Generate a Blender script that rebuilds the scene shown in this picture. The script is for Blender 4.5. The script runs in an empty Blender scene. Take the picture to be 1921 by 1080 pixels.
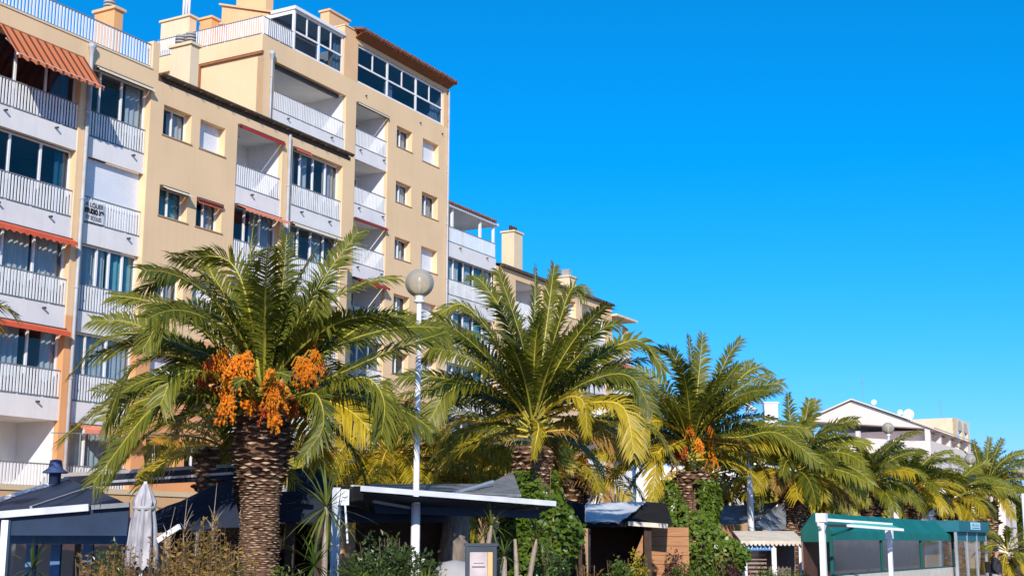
import bpy, math, random
from mathutils import Vector as V, Matrix
rnd = random.Random(7)
R = math.radians
scene = bpy.context.scene
col = scene.collection

# ------------------------------------------------------------------ camera
F_PX, PITCH, ROLL, AZ, CH = 2488.36, .18820741, .00303386, .508037, 2.0
W_PX = 1921.0
def cam_axes():
    c, s = math.cos(PITCH), math.sin(PITCH)
    r, f, u = V((1, 0, 0)), V((0, c, s)), V((0, -s, c))
    cr, sr = math.cos(ROLL), math.sin(ROLL)
    return cr * r + sr * u, -sr * r + cr * u, f
AX_R, AX_U, AX_F = cam_axes()
CAMP = V((0, 0, CH))
def ray(x, y): return AX_R * ((x - 960.5) / F_PX) + AX_U * ((540 - y) / F_PX) + AX_F
def P(x, y, Y):                      # a point seen in the photograph, put at its own distance Y
    r = ray(x, y); return CAMP + r * (Y / r.y)
cd = bpy.data.cameras.new('camera'); cam = bpy.data.objects.new('camera', cd); col.objects.link(cam)
cd.sensor_width = 36; cd.lens = F_PX / W_PX * 36; cd.clip_end = 3000; cd.clip_start = .1
m = Matrix((AX_R, AX_U, -AX_F)).transposed().to_4x4(); m.translation = CAMP
cam.matrix_world = m; scene.camera = cam
UD = V((math.sin(AZ), math.cos(AZ), 0)); WD = V((math.cos(AZ), -math.sin(AZ), 0))   # along / out of the facades
ROTZ = math.pi / 2 - AZ

# ------------------------------------------------------------------ materials
MATS = {}
def newmat(name):
    m = bpy.data.materials.new(name); m.use_nodes = True
    nt = m.node_tree; b = nt.nodes['Principled BSDF']; MATS[name] = m
    return m, nt, b
def lin(c): return tuple(((x / 255) / 12.92 if x <= 10 else (((x / 255) + .055) / 1.055) ** 2.4) for x in c) + (1,)
def mat(name, c, rough=.7, var=.12, scale=3., bump=0., bscale=60., metal=0., spec=.3, objvar=0., stretch=None, streak=0.):
    m, nt, b = newmat(name); N, L = nt.nodes, nt.links
    c = tuple(c) + (1,) if len(c) == 3 else c
    tc = N.new('ShaderNodeTexCoord'); mp = N.new('ShaderNodeMapping')
    L.new(tc.outputs['Object'], mp.inputs[0])
    if stretch: mp.inputs['Scale'].default_value = stretch
    nz = N.new('ShaderNodeTexNoise'); nz.inputs['Scale'].default_value = scale; nz.inputs['Detail'].default_value = 6
    L.new(mp.outputs[0], nz.inputs['Vector'])
    mr = N.new('ShaderNodeMapRange'); mr.inputs[1].default_value = .3; mr.inputs[2].default_value = .7
    mr.inputs[3].default_value = 1 - var; mr.inputs[4].default_value = 1 + var
    L.new(nz.outputs['Fac'], mr.inputs[0])
    mul = N.new('ShaderNodeMix'); mul.data_type = 'RGBA'; mul.blend_type = 'MULTIPLY'; mul.inputs[0].default_value = 1
    mul.inputs[6].default_value = c; L.new(mr.outputs[0], mul.inputs[7]); out = mul.outputs[2]
    if streak:
        mp2 = N.new('ShaderNodeMapping'); mp2.inputs['Scale'].default_value = (5, 5, .25); L.new(tc.outputs['Object'], mp2.inputs[0])
        n2 = N.new('ShaderNodeTexNoise'); n2.inputs['Scale'].default_value = 1.6; n2.inputs['Detail'].default_value = 5; L.new(mp2.outputs[0], n2.inputs['Vector'])
        r2 = N.new('ShaderNodeMapRange'); r2.inputs[1].default_value = .5; r2.inputs[2].default_value = .78; r2.inputs[3].default_value = 1; r2.inputs[4].default_value = 1 - streak
        L.new(n2.outputs['Fac'], r2.inputs[0])
        m2 = N.new('ShaderNodeMix'); m2.data_type = 'RGBA'; m2.blend_type = 'MULTIPLY'; m2.inputs[0].default_value = 1
        L.new(out, m2.inputs[6]); L.new(r2.outputs[0], m2.inputs[7]); out = m2.outputs[2]
    if objvar:
        oi = N.new('ShaderNodeObjectInfo'); r3 = N.new('ShaderNodeMapRange'); r3.inputs[3].default_value = 1 - objvar; r3.inputs[4].default_value = 1 + objvar
        L.new(oi.outputs['Random'], r3.inputs[0]); m3 = N.new('ShaderNodeMix'); m3.data_type = 'RGBA'; m3.blend_type = 'MULTIPLY'; m3.inputs[0].default_value = 1
        L.new(out, m3.inputs[6]); L.new(r3.outputs[0], m3.inputs[7]); out = m3.outputs[2]
    L.new(out, b.inputs['Base Color'])
    b.inputs['Roughness'].default_value = rough; b.inputs['Metallic'].default_value = metal
    b.inputs['Specular IOR Level'].default_value = spec
    if bump:
        n3 = N.new('ShaderNodeTexNoise'); n3.inputs['Scale'].default_value = bscale; n3.inputs['Detail'].default_value = 4
        L.new(mp.outputs[0], n3.inputs['Vector'])
        bp = N.new('ShaderNodeBump'); bp.inputs['Strength'].default_value = bump; bp.inputs['Distance'].default_value = .02
        L.new(n3.outputs['Fac'], bp.inputs['Height']); L.new(bp.outputs[0], b.inputs['Normal'])
    return m
def leafmat(name, c1, c2, trans=.3, rough=.42, spec=.35):
    """foliage: each leaf picks its own colour between c1 and c2, each frond or plant a little of its own"""
    m, nt, b = newmat(name); N, L = nt.nodes, nt.links
    g = N.new('ShaderNodeNewGeometry'); oi = N.new('ShaderNodeObjectInfo')
    mm = N.new('ShaderNodeMath'); mm.operation = 'MULTIPLY_ADD'; mm.inputs[1].default_value = .55
    m5 = N.new('ShaderNodeMath'); m5.operation = 'MULTIPLY'; m5.inputs[1].default_value = .45
    L.new(oi.outputs['Random'], m5.inputs[0]); L.new(g.outputs['Random Per Island'], mm.inputs[0]); L.new(m5.outputs[0], mm.inputs[2])
    mx = N.new('ShaderNodeMix'); mx.data_type = 'RGBA'; mx.inputs[6].default_value = tuple(c1) + (1,); mx.inputs[7].default_value = tuple(c2) + (1,)
    L.new(mm.outputs[0], mx.inputs[0]); L.new(mx.outputs[2], b.inputs['Base Color'])
    b.inputs['Roughness'].default_value = rough; b.inputs['Specular IOR Level'].default_value = spec
    tr = N.new('ShaderNodeBsdfTranslucent'); L.new(mx.outputs[2], tr.inputs['Color'])
    ms = N.new('ShaderNodeMixShader'); ms.inputs[0].default_value = trans
    L.new(b.outputs[0], ms.inputs[1]); L.new(tr.outputs[0], ms.inputs[2])
    L.new(ms.outputs[0], N['Material Output'].inputs['Surface'])
    return m
def stucco(name, upper, lower, zsplit):
    """painted render: one coat above, another on the lowest storeys, hairline soft edge, faint weather stains"""
    m = mat(name, upper, .85, .055, .5, .25, 90, spec=.15, streak=.05); nt = m.node_tree; N, L = nt.nodes, nt.links
    b = N['Principled BSDF']; src = b.inputs['Base Color'].links[0].from_socket
    tc = N.new('ShaderNodeTexCoord'); sx = N.new('ShaderNodeSeparateXYZ'); L.new(tc.outputs['Object'], sx.inputs[0])
    mr = N.new('ShaderNodeMapRange'); mr.inputs[1].default_value = zsplit - .03; mr.inputs[2].default_value = zsplit + .03
    L.new(sx.outputs['Z'], mr.inputs[0])
    mx = N.new('ShaderNodeMix'); mx.data_type = 'RGBA'; L.new(mr.outputs[0], mx.inputs[0])
    d = N.new('ShaderNodeMix'); d.data_type = 'RGBA'; d.blend_type = 'MULTIPLY'; d.inputs[0].default_value = 1
    L.new(src, d.inputs[6]); d.inputs[7].default_value = tuple(l / u for l, u in zip(lower, upper)) + (1,)
    L.new(d.outputs[2], mx.inputs[6]); L.new(src, mx.inputs[7]); L.new(mx.outputs[2], b.inputs['Base Color'])
    return m
def glassmat(name, tint, gloss_rough=.02):
    m, nt, b = newmat(name); N, L = nt.nodes, nt.links
    t = N.new('ShaderNodeBsdfTransparent'); t.inputs[0].default_value = tuple(tint) + (1,)
    g = N.new('ShaderNodeBsdfGlossy'); g.inputs['Roughness'].default_value = gloss_rough
    nz = N.new('ShaderNodeTexNoise'); nz.inputs['Scale'].default_value = 1.3
    tc = N.new('ShaderNodeTexCoord'); L.new(tc.outputs['Object'], nz.inputs['Vector'])
    bp = N.new('ShaderNodeBump'); bp.inputs['Strength'].default_value = .12; bp.inputs['Distance'].default_value = .05
    L.new(nz.outputs['Fac'], bp.inputs['Height']); L.new(bp.outputs[0], g.inputs['Normal'])
    fr = N.new('ShaderNodeLayerWeight'); fr.inputs['Blend'].default_value = .5          # same from inside and outside
    p5 = N.new('ShaderNodeMath'); p5.operation = 'POWER'; p5.inputs[1].default_value = 4.5; L.new(fr.outputs['Facing'], p5.inputs[0])
    ma = N.new('ShaderNodeMath'); ma.operation = 'MULTIPLY_ADD'; ma.inputs[1].default_value = .93; ma.inputs[2].default_value = .07; L.new(p5.outputs[0], ma.inputs[0])
    ms = N.new('ShaderNodeMixShader'); L.new(ma.outputs[0], ms.inputs[0]); L.new(t.outputs[0], ms.inputs[1]); L.new(g.outputs[0], ms.inputs[2])
    L.new(ms.outputs[0], N['Material Output'].inputs['Surface'])
    return m
def stripemat(name, c1, c2, period, duty=.3):
    m, nt, b = newmat(name); N, L = nt.nodes, nt.links
    tc = N.new('ShaderNodeTexCoord'); sx = N.new('ShaderNodeSeparateXYZ'); L.new(tc.outputs['Object'], sx.inputs[0])
    md = N.new('ShaderNodeMath'); md.operation = 'PINGPONG'; md.inputs[1].default_value = period / 2; L.new(sx.outputs['X'], md.inputs[0])
    lt = N.new('ShaderNodeMath'); lt.operation = 'LESS_THAN'; lt.inputs[1].default_value = period / 2 * duty; L.new(md.outputs[0], lt.inputs[0])
    mx = N.new('ShaderNodeMix'); mx.data_type = 'RGBA'; mx.inputs[6].default_value = tuple(c1) + (1,); mx.inputs[7].default_value = tuple(c2) + (1,)
    L.new(lt.outputs[0], mx.inputs[0]); L.new(mx.outputs[2], b.inputs['Base Color']); b.inputs['Roughness'].default_value = .9
    tr = N.new('ShaderNodeBsdfTranslucent'); L.new(mx.outputs[2], tr.inputs[0]); ms = N.new('ShaderNodeMixShader'); ms.inputs[0].default_value = .25
    L.new(b.outputs[0], ms.inputs[1]); L.new(tr.outputs[0], ms.inputs[2]); L.new(ms.outputs[0], N['Material Output'].inputs['Surface'])
    return m

TAN = (.83, .585, .345); ORANGE = (.74, .37, .17)
M = {}
M['tan'] = stucco('tan_stucco', TAN, ORANGE, 8.45)
M['peach'] = mat('peach_stucco', (.80, .50, .27), .85, .05, .9, .25, 90, spec=.15, streak=.08)
M['cream'] = mat('cream_stucco', (.80, .63, .42), .85, .05, .9, .25, 90, spec=.15, streak=.08)
M['orange'] = mat('orange_stucco', (.76, .40, .185), .85, .05, .9, .25, 90, spec=.15, streak=.08)
M['apron'] = mat('white_apron_paint', (.79, .755, .73), .7, .05, 1.2, .08, 60, spec=.2, streak=.07)
M['white'] = mat('white_paint', (.80, .80, .80), .5, .04, 2)
M['white_wall'] = mat('white_wall_paint', (.80, .775, .74), .8, .05, 1, .1, 60, streak=.06)
M['pinkwall'] = mat('pinkish_white_render', (.78, .665, .585), .85, .04, .6, .1, 50, streak=.05)
M['alu'] = mat('aluminium', (.62, .64, .66), .35, .06, 5, metal=.7)
M['bar'] = mat('white_metal_bars', (.78, .79, .80), .45, .05, 3)
M['greymetal'] = mat('grey_metal', (.20, .21, .23), .5, .1, 5, spec=.4)
M['darkmetal'] = mat('dark_metal', (.055, .05, .048), .5, .15, 5, spec=.4)
M['pipe'] = mat('zinc_pipe', (.42, .44, .47), .45, .12, 4, spec=.4)
M['gutter'] = mat('weathered_gutter', (.10, .075, .055), .7, .35, 4, .1, 20)
M['shade_and_trim'] = mat('brown_shade_and_trim', (.33, .13, .055), .7, .12, 3)  # brown for a painted shadow line, a pipe and an awning casing
M['sill'] = mat('painted_sill', (.52, .33, .19), .8, .1, 3)
M['soffit'] = mat('brown_soffit', (.23, .085, .03), .8, .12, 3)
M['tile'] = mat('terracotta_tile', (.24, .095, .055), .8, .4, 9, .3, 40, objvar=.1)
M['room'] = mat('room_wall', (.45, .43, .40), .9, .1, 2)
M['glass'] = glassmat('window_glass', (.66, .74, .79))
M['glassdark'] = glassmat('dark_window_glass', (.30, .40, .52))
M['curtain'] = mat('net_curtain', (.62, .62, .60), .9, .15, 8, stretch=(6, 6, .4))
M['curtaingrey'] = mat('grey_curtain', (.52, .47, .46), .9, .2, 8, stretch=(8, 8, .4))
M['netblue'] = mat('blue_grey_net_curtain', (.52, .55, .56), .9, .2, 5, stretch=(6, 6, .4))
M['netgrey'] = mat('grey_net_curtain', (.76, .72, .66), .9, .2, 5, stretch=(6, 6, .4))
M['curtainteal'] = mat('teal_blind', (.16, .42, .46), .8, .1, 4)
M['shutter'] = mat('roller_shutter', (.74, .77, .82), .6, .04, 2)
M['awn_stripe'] = stripemat('striped_awning_cloth', (.83, .26, .10), (.20, .055, .025), .30, .32)
M['awn_red'] = mat('red_orange_awning_cloth', (.70, .12, .055), .9, .12, 4)
M['awn_wine'] = mat('wine_red_awning_cloth', (.40, .03, .03), .9, .12, 4)
M['awn_salmon'] = mat('salmon_awning_cloth', (.82, .28, .17), .9, .12, 4)
M['awn_cream'] = mat('cream_awning_cloth', (.80, .70, .52), .9, .08, 4)
M['awn_blue'] = mat('blue_awning_cloth', (.02, .06, .38), .8, .12, 4)
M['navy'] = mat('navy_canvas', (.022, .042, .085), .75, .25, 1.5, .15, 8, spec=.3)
M['tentback'] = mat('dusty_red_brown_curtain', (.26, .155, .13), .9, .25, 2, stretch=(5, 5, .4))
M['navybright'] = mat('dull_blue_enamel', (.05, .085, .20), .6, .2, 4)
M['barwhite'] = mat('dulled_white_rail', (.60, .61, .63), .5, .12, 3)
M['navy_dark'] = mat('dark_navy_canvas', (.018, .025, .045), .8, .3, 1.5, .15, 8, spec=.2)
M['black'] = mat('black_shade_cloth', (.012, .011, .012), .9, .3, 2)
M['bluepaint'] = mat('blue_painted_wood', (.085, .19, .36), .6, .2, 5)
M['brown'] = mat('dark_brown_timber', (.05, .028, .018), .7, .3, 4, .2, 20)
M['wood'] = mat('orange_timber_boards', (.42, .20, .09), .7, .22, 3, .2, 15, stretch=(.6, .6, 7))
M['greyshed'] = mat('grey_corrugated_sheet', (.19, .20, .21), .6, .3, 3, .1, 10, streak=.3)
M['tarp'] = mat('white_tarpaulin', (.62, .66, .72), .5, .08, 3, .2, 5)
M['greytarp'] = mat('grey_tarpaulin', (.13, .15, .19), .6, .2, 2, .2, 6)
M['teal'] = mat('teal_green_canvas', (.006, .165, .145), .7, .14, 1.2, .15, 6, spec=.3)
M['tealblue'] = mat('teal_blue_panel', (.018, .15, .185), .6, .12, 2, spec=.3)
M['tealdark'] = mat('dark_green_frame', (.008, .10, .085), .6, .12, 2)
M['mintcloth'] = mat('mint_awning_cloth', (.07, .50, .38), .8, .15, 3)
M['plastic'] = glassmat('clear_plastic_sheet', (.72, .66, .64), .12)
M['stone'] = mat('pale_stone', (.68, .60, .49), .85, .12, 3, .3, 20)
M['concrete'] = mat('concrete', (.40, .38, .36), .9, .15, 2, .2, 30)
M['asphalt'] = mat('promenade_paving', (.27, .25, .23), .9, .15, .8, .2, 20)
M['soil'] = mat('garden_soil', (.10, .075, .05), .95, .3, 2, .4, 10)
M['signgrey'] = mat('slate_grey_paint', (.045, .058, .075), .5, .15, 4)
M['poster'] = mat('faded_poster_paper', (.50, .42, .40), .8, .35, 2.2)
M['posterorange'] = mat('orange_poster_paper', (.80, .46, .20), .8, .12, 4)
M['ink'] = mat('black_ink', (.012, .012, .014), .7, 0)
M['inkgrey'] = mat('grey_ink', (.14, .13, .15), .7, 0)
M['banner'] = mat('white_banner_cloth', (.74, .73, .73), .8, .05, 3)
M['signblue'] = mat('blue_sign_face', (.08, .24, .60), .5, .15, 5)
M['signpale'] = mat('pale_blue_lettering', (.50, .75, .86), .5, .1, 5)
M['parasol'] = mat('weathered_white_parasol_cloth', (.38, .36, .375), .85, .55, 2.2, .35, 5, stretch=(3, 3, .9))
M['rachis'] = mat('yellow_green_leaf_rib', (.42, .36, .05), .5, .2, 3, objvar=.2)
M['rachisy'] = mat('yellow_leaf_rib', (.60, .42, .06), .5, .2, 3, objvar=.2)
M['boot'] = mat('palm_bark', (.155, .085, .05), .9, .45, 14, .5, 60)
M['bootcut'] = mat('cut_frond_base', (.50, .34, .22), .9, .3, 12, .3, 60)
M['bark'] = mat('grey_bark', (.24, .20, .165), .9, .35, 6, .6, 25, stretch=(3, 3, .6))
M['stem'] = mat('brown_stem', (.16, .10, .06), .8, .3, 6)
M['greystem'] = mat('pale_dry_stem', (.34, .27, .21), .8, .3, 6)
M['date'] = mat('orange_date_fruit', (.78, .24, .012), .45, .3, 9, spec=.4, objvar=.15)
M['datered'] = mat('red_date_fruit', (.38, .055, .014), .45, .35, 9, spec=.4)
M['datestalk'] = mat('orange_fruit_stalk', (.62, .27, .03), .5, .2, 4)
M['frond'] = leafmat('palm_leaf', (.048, .075, .010), (.30, .285, .024), .34)
M['frondy'] = leafmat('yellowing_palm_leaf', (.22, .215, .015), (.66, .47, .028), .38)
M['frondry'] = leafmat('dry_palm_leaf', (.16, .085, .025), (.42, .24, .06), .2, .7, .1)
M['ivy'] = leafmat('ivy_leaf', (.045, .10, .010), (.20, .27, .03), .24, .35, .5)
M['shrub'] = leafmat('glossy_shrub_leaf', (.018, .042, .010), (.085, .115, .020), .18, .32, .55)
M['hedge'] = leafmat('hedge_leaf', (.028, .070, .008), (.12, .17, .018), .22, .4, .4)
M['dryshrub'] = leafmat('dry_golden_leaf', (.15, .085, .025), (.40, .245, .055), .25, .6, .2)
M['yucca'] = leafmat('yucca_blade', (.055, .095, .020), (.22, .24, .045), .22, .4, .4)
M['purple'] = leafmat('purple_leaf', (.035, .012, .018), (.12, .045, .045), .2, .5, .3)
M['skin'] = mat('skin', (.55, .27, .19), .6, .05, 8)
M['hair'] = mat('dark_hair', (.025, .018, .014), .6, .3, 40)
M['jacket'] = mat('black_jacket_cloth', (.028, .028, .034), .75, .25, 6, .3, 12)
M['trouser'] = mat('pale_grey_trouser_cloth', (.55, .53, .52), .85, .1, 8)
M['shoe'] = mat('dark_shoe', (.03, .025, .022), .5, .1, 8)
# lamp globe: smoked clear acrylic
gm, nt, b = newmat('smoked_globe_glass'); M['globe'] = gm
N_, L_ = nt.nodes, nt.links
t_ = N_.new('ShaderNodeBsdfTransparent'); t_.inputs[0].default_value = (.86, .80, .68, 1)
g_ = N_.new('ShaderNodeBsdfGlossy'); g_.inputs['Roughness'].default_value = .05
d_ = N_.new('ShaderNodeBsdfDiffuse'); d_.inputs[0].default_value = (.60, .56, .47, 1)
lw = N_.new('ShaderNodeLayerWeight'); lw.inputs[0].default_value = .35
mrg = N_.new('ShaderNodeMapRange'); mrg.inputs[3].default_value = .38; mrg.inputs[4].default_value = .85; L_.new(lw.outputs['Facing'], mrg.inputs[0])
m1 = N_.new('ShaderNodeMixShader'); L_.new(mrg.outputs[0], m1.inputs[0]); L_.new(t_.outputs[0], m1.inputs[1]); L_.new(d_.outputs[0], m1.inputs[2])
f_ = N_.new('ShaderNodeFresnel'); f_.inputs[0].default_value = 1.35
m2 = N_.new('ShaderNodeMixShader'); L_.new(f_.outputs[0], m2.inputs[0]); L_.new(m1.outputs[0], m2.inputs[1]); L_.new(g_.outputs[0], m2.inputs[2])
L_.new(m2.outputs[0], N_['Material Output'].inputs['Surface'])

# ------------------------------------------------------------------ mesh builder and tagging
class MB:
    def __init__(s): s.v = []; s.f = []; s.mi = []; s.cur = 0
    def add(s, vs, fs):
        o = len(s.v); s.v.extend(tuple(v) for v in vs); s.f.extend(tuple(i + o for i in f) for f in fs); s.mi.extend([s.cur] * len(fs)); return o
    def quad(s, a, b, c, d): s.add((a, b, c, d), ((0, 1, 2, 3),))
    def tri(s, a, b, c): s.add((a, b, c), ((0, 1, 2),))
    def box(s, x0, x1, y0, y1, z0, z1):
        s.add([(x, y, z) for z in (z0, z1) for y in (y0, y1) for x in (x0, x1)],
              [(0, 2, 3, 1), (4, 5, 7, 6), (0, 1, 5, 4), (2, 6, 7, 3), (0, 4, 6, 2), (1, 3, 7, 5)])
    def prism(s, bot, top):           # two equal rings of points
        n = len(bot); s.add(list(bot) + list(top), [tuple(range(n - 1, -1, -1)), tuple(range(n, 2 * n))] + [(i, (i + 1) % n, n + (i + 1) % n, n + i) for i in range(n)])
    def slab(s, pts, thick):          # polygon in space given thickness along its normal
        pts = [V(p) for p in pts]; n = (pts[1] - pts[0]).cross(pts[2] - pts[0]).normalized() * thick
        s.prism([p - n * .5 for p in pts], [p + n * .5 for p in pts])
    def beam(s, a, b, w, h, up=V((0, 0, 1))):
        a, b = V(a), V(b); d = (b - a).normalized(); x = d.cross(up)
        if x.length < 1e-4: x = V((1, 0, 0))
        x.normalize(); y = x.cross(d); x *= w / 2; y *= h / 2
        s.prism([a - x - y, a + x - y, a + x + y, a - x + y], [b - x - y, b + x - y, b + x + y, b - x + y])
    def tube(s, pts, r, n=8, cap=True):
        pts = [V(p) for p in pts]; k = len(pts); rs = r if isinstance(r, (list, tuple)) else [r] * k
        vs = []
        for i, p in enumerate(pts):
            t = (pts[min(i + 1, k - 1)] - pts[max(i - 1, 0)]).normalized()
            a = t.cross(V((0, 0, 1)) if abs(t.z) < .95 else V((1, 0, 0))).normalized(); b = t.cross(a)
            vs += [p + (a * math.cos(2 * math.pi * j / n) + b * math.sin(2 * math.pi * j / n)) * rs[i] for j in range(n)]
        fs = [(i * n + j, i * n + (j + 1) % n, (i + 1) * n + (j + 1) % n, (i + 1) * n + j) for i in range(k - 1) for j in range(n)]
        if cap: fs += [tuple(range(n - 1, -1, -1)), tuple(range((k - 1) * n, k * n))]
        s.add(vs, fs)
    def lathe(s, c, prof, n=16):
        c = V(c); vs = [c + V((r * math.cos(2 * math.pi * j / n), r * math.sin(2 * math.pi * j / n), z)) for r, z in prof for j in range(n)]
        k = len(prof); s.add(vs, [(i * n + j, i * n + (j + 1) % n, (i + 1) * n + (j + 1) % n, (i + 1) * n + j) for i in range(k - 1) for j in range(n)])
    def build(s, name, mats, parent=None, smooth=False, loc=None):
        me = bpy.data.meshes.new(name)
        vs = s.v if loc is None else [(v[0] - loc[0], v[1] - loc[1], v[2] - loc[2]) for v in s.v]
        me.from_pydata(vs, [], s.f)
        for q in (mats if isinstance(mats, (list, tuple)) else [mats]): me.materials.append(q)
        if any(s.mi): me.polygons.foreach_set('material_index', s.mi)
        if smooth: me.polygons.foreach_set('use_smooth', [True] * len(me.polygons))
        me.update(); o = bpy.data.objects.new(name, me); col.objects.link(o)
        if parent: o.parent = parent
        if loc is not None: o.location = loc
        return o
def tag(o, label=None, cat=None, group=None, kind=None):
    for k, v in (('label', label), ('category', cat), ('group', group), ('kind', kind)):
        if v: o[k] = v
    return o
def empty(name, loc=(0, 0, 0), rz=0, label=None, cat=None, group=None):
    o = bpy.data.objects.new(name, None); col.objects.link(o); o.location = loc; o.rotation_euler = (0, 0, rz); o.empty_display_size = .3
    return tag(o, label, cat, group)

# ------------------------------------------------------------------ facade kit (local x along the street, y into the house, z up)
def wall_mesh(mb, a0, a1, z0, z1, holes, t, y=0.):
    xs = sorted({a0, a1, *[h[0] for h in holes], *[h[1] for h in holes]}); zs = sorted({z0, z1, *[h[2] for h in holes], *[h[3] for h in holes]})
    def solid(i, j):
        if i < 0 or j < 0 or i >= len(xs) - 1 or j >= len(zs) - 1: return False
        cx, cz = (xs[i] + xs[i + 1]) / 2, (zs[j] + zs[j + 1]) / 2
        return not any(h[0] < cx < h[1] and h[2] < cz < h[3] for h in holes)
    for i in range(len(xs) - 1):
        for j in range(len(zs) - 1):
            if not solid(i, j): continue
            x0, x1, b, c = xs[i], xs[i + 1], zs[j], zs[j + 1]
            mb.quad((x0, y, b), (x1, y, b), (x1, y, c), (x0, y, c)); mb.quad((x1, y + t, b), (x0, y + t, b), (x0, y + t, c), (x1, y + t, c))
            if not solid(i - 1, j): mb.quad((x0, y + t, b), (x0, y, b), (x0, y, c), (x0, y + t, c))
            if not solid(i + 1, j): mb.quad((x1, y, b), (x1, y + t, b), (x1, y + t, c), (x1, y, c))
            if not solid(i, j - 1): mb.quad((x0, y + t, b), (x1, y + t, b), (x1, y, b), (x0, y, b))
            if not solid(i, j + 1): mb.quad((x0, y, c), (x1, y, c), (x1, y + t, c), (x0, y + t, c))
def railing(parent, a0, a1, z0, z1, y=.06, axis='x', step=.115, mt=None):
    mb = MB(); n = max(2, int(round((a1 - a0) / step)))
    def bx(p0, p1, q0, q1, c0, c1):
        if axis == 'x': mb.box(p0, p1, q0, q1, c0, c1)
        else: mb.box(q0, q1, p0, p1, c0, c1)
    mb.cur = 1
    bx(a0, a1, y - .022, y + .022, z1 - .035, z1); bx(a0, a1, y - .02, y + .02, z0 + .03, z0 + .065)
    mb.cur = 0
    for i in range(n + 1):
        x = a0 + .03 + (a1 - a0 - .06) * i / n; w = .026 if i % 8 else .035
        bx(x - w, x + w, y - .012, y + .012, z0 + .065 if i % 8 else z0, z1 - .035)
    return mb.build('railing', [M['bar'], M['greymetal']], parent)
def spout(parent, a, z, y=.03):
    mb = MB(); mb.tube([(a, y + .02, z), (a, y - .12, z - .012)], .034, 8); return mb.build('drain_spout', M['darkmetal'], parent)
def interior(parent, name, a0, a1, y0, y1, z0, z1, mt, back=True):
    mb = MB()
    mb.quad((a0, y0, z0), (a0, y1, z0), (a0, y1, z1), (a0, y0, z1)); mb.quad((a1, y1, z0), (a1, y0, z0), (a1, y0, z1), (a1, y1, z1))
    mb.quad((a0, y0, z1), (a0, y1, z1), (a1, y1, z1), (a1, y0, z1)); mb.quad((a0, y0, z0), (a1, y0, z0), (a1, y1, z0), (a0, y1, z0))
    if back: mb.quad((a0, y1, z0), (a1, y1, z0), (a1, y1, z1), (a0, y1, z1))
    return mb.build(name, mt, parent)
def curtain(parent, a0, a1, y, z0, z1, mt):
    mb = MB(); n = max(6, int((a1 - a0) / .04)); ph = rnd.random() * 6
    pts = [(a0 + (a1 - a0) * i / n, y + .03 * math.sin(i * 1.3 + ph) + .015 * math.sin(i * .37)) for i in range(n + 1)]
    for (x, q), (x2, q2) in zip(pts, pts[1:]): mb.quad((x, q, z0), (x2, q2, z0), (x2, q2, z1), (x, q, z1))
    return mb.build('curtain', mt, parent, smooth=True)
def glazing(b, a0, a1, z0, z1, y, nm=3, mull=None, curt=None, transom=None, glass='glass', fw=.055, name='window'):
    """aluminium framed window wall: frame, one mesh of panes, what hangs behind it"""
    mb = MB(); ys = (y - .03, y + .03)
    mb.box(a0, a1, *ys, z0, z0 + fw); mb.box(a0, a1, *ys, z1 - fw, z1); mb.box(a0, a0 + fw, *ys, z0 + fw, z1 - fw); mb.box(a1 - fw, a1, *ys, z0 + fw, z1 - fw)
    ms = mull if mull else [a0 + (a1 - a0) * i / nm for i in range(1, nm)]
    for x in ms: mb.box(x - fw * .6, x + fw * .6, y - .04, y + .035, z0 + fw, z1 - fw)
    if transom:
        xs = [a0 + fw] + [v for x in ms for v in (x - fw * .6, x + fw * .6)] + [a1 - fw]
        for p, q in zip(xs[::2], xs[1::2]):
            mb.box(p, q, y - .032, y + .028, transom - .04, transom + .04)
            mb.box((p + q) / 2 - .03, (p + q) / 2 + .03, y - .028, y + .025, transom + .04, z1 - fw)
    fr = mb.build(name, M['white'], b)
    g = MB(); g.quad((a0 + .01, y + .01, z0 + .01), (a1 - .01, y + .01, z0 + .01), (a1 - .01, y + .01, z1 - .01), (a0 + .01, y + .01, z1 - .01)); g.build('pane', M[glass], fr)
    for (p, q, mt) in (curt or []): curtain(fr, a0 + (a1 - a0) * p, a0 + (a1 - a0) * q, y + .12, z0 + .03, z1 - .05, M[mt])
    return fr
def shutter_mesh(parent, a0, a1, y, z0, z1, name='roller_shutter'):
    mb = MB(); n = int((z1 - z0) / .055)
    for i in range(n):
        c = z0 + (z1 - z0) * i / n; d = z0 + (z1 - z0) * (i + 1) / n
        mb.quad((a0, y, c), (a1, y, c), (a1, y + .006, d - .01), (a0, y + .006, d - .01)); mb.quad((a0, y + .006, d - .01), (a1, y + .006, d - .01), (a1, y, d), (a0, y, d))
    return mb.build(name, M['shutter'], parent)
def balcony(b, a0, a1, L, apron=.62, rail=True, spouts=(.2, .75), rec=.03):
    mb = MB(); mb.box(a0 + .004, a1 - .004, rec, .20, L - apron, L)
    o = mb.build('balcony', M['apron'], b)
    if rail: railing(o, a0 + .02, a1 - .02, L, L + .84, rec + .04)
    for s in spouts: spout(o, a0 + (a1 - a0) * s, L - .14, rec)
    return o
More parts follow.
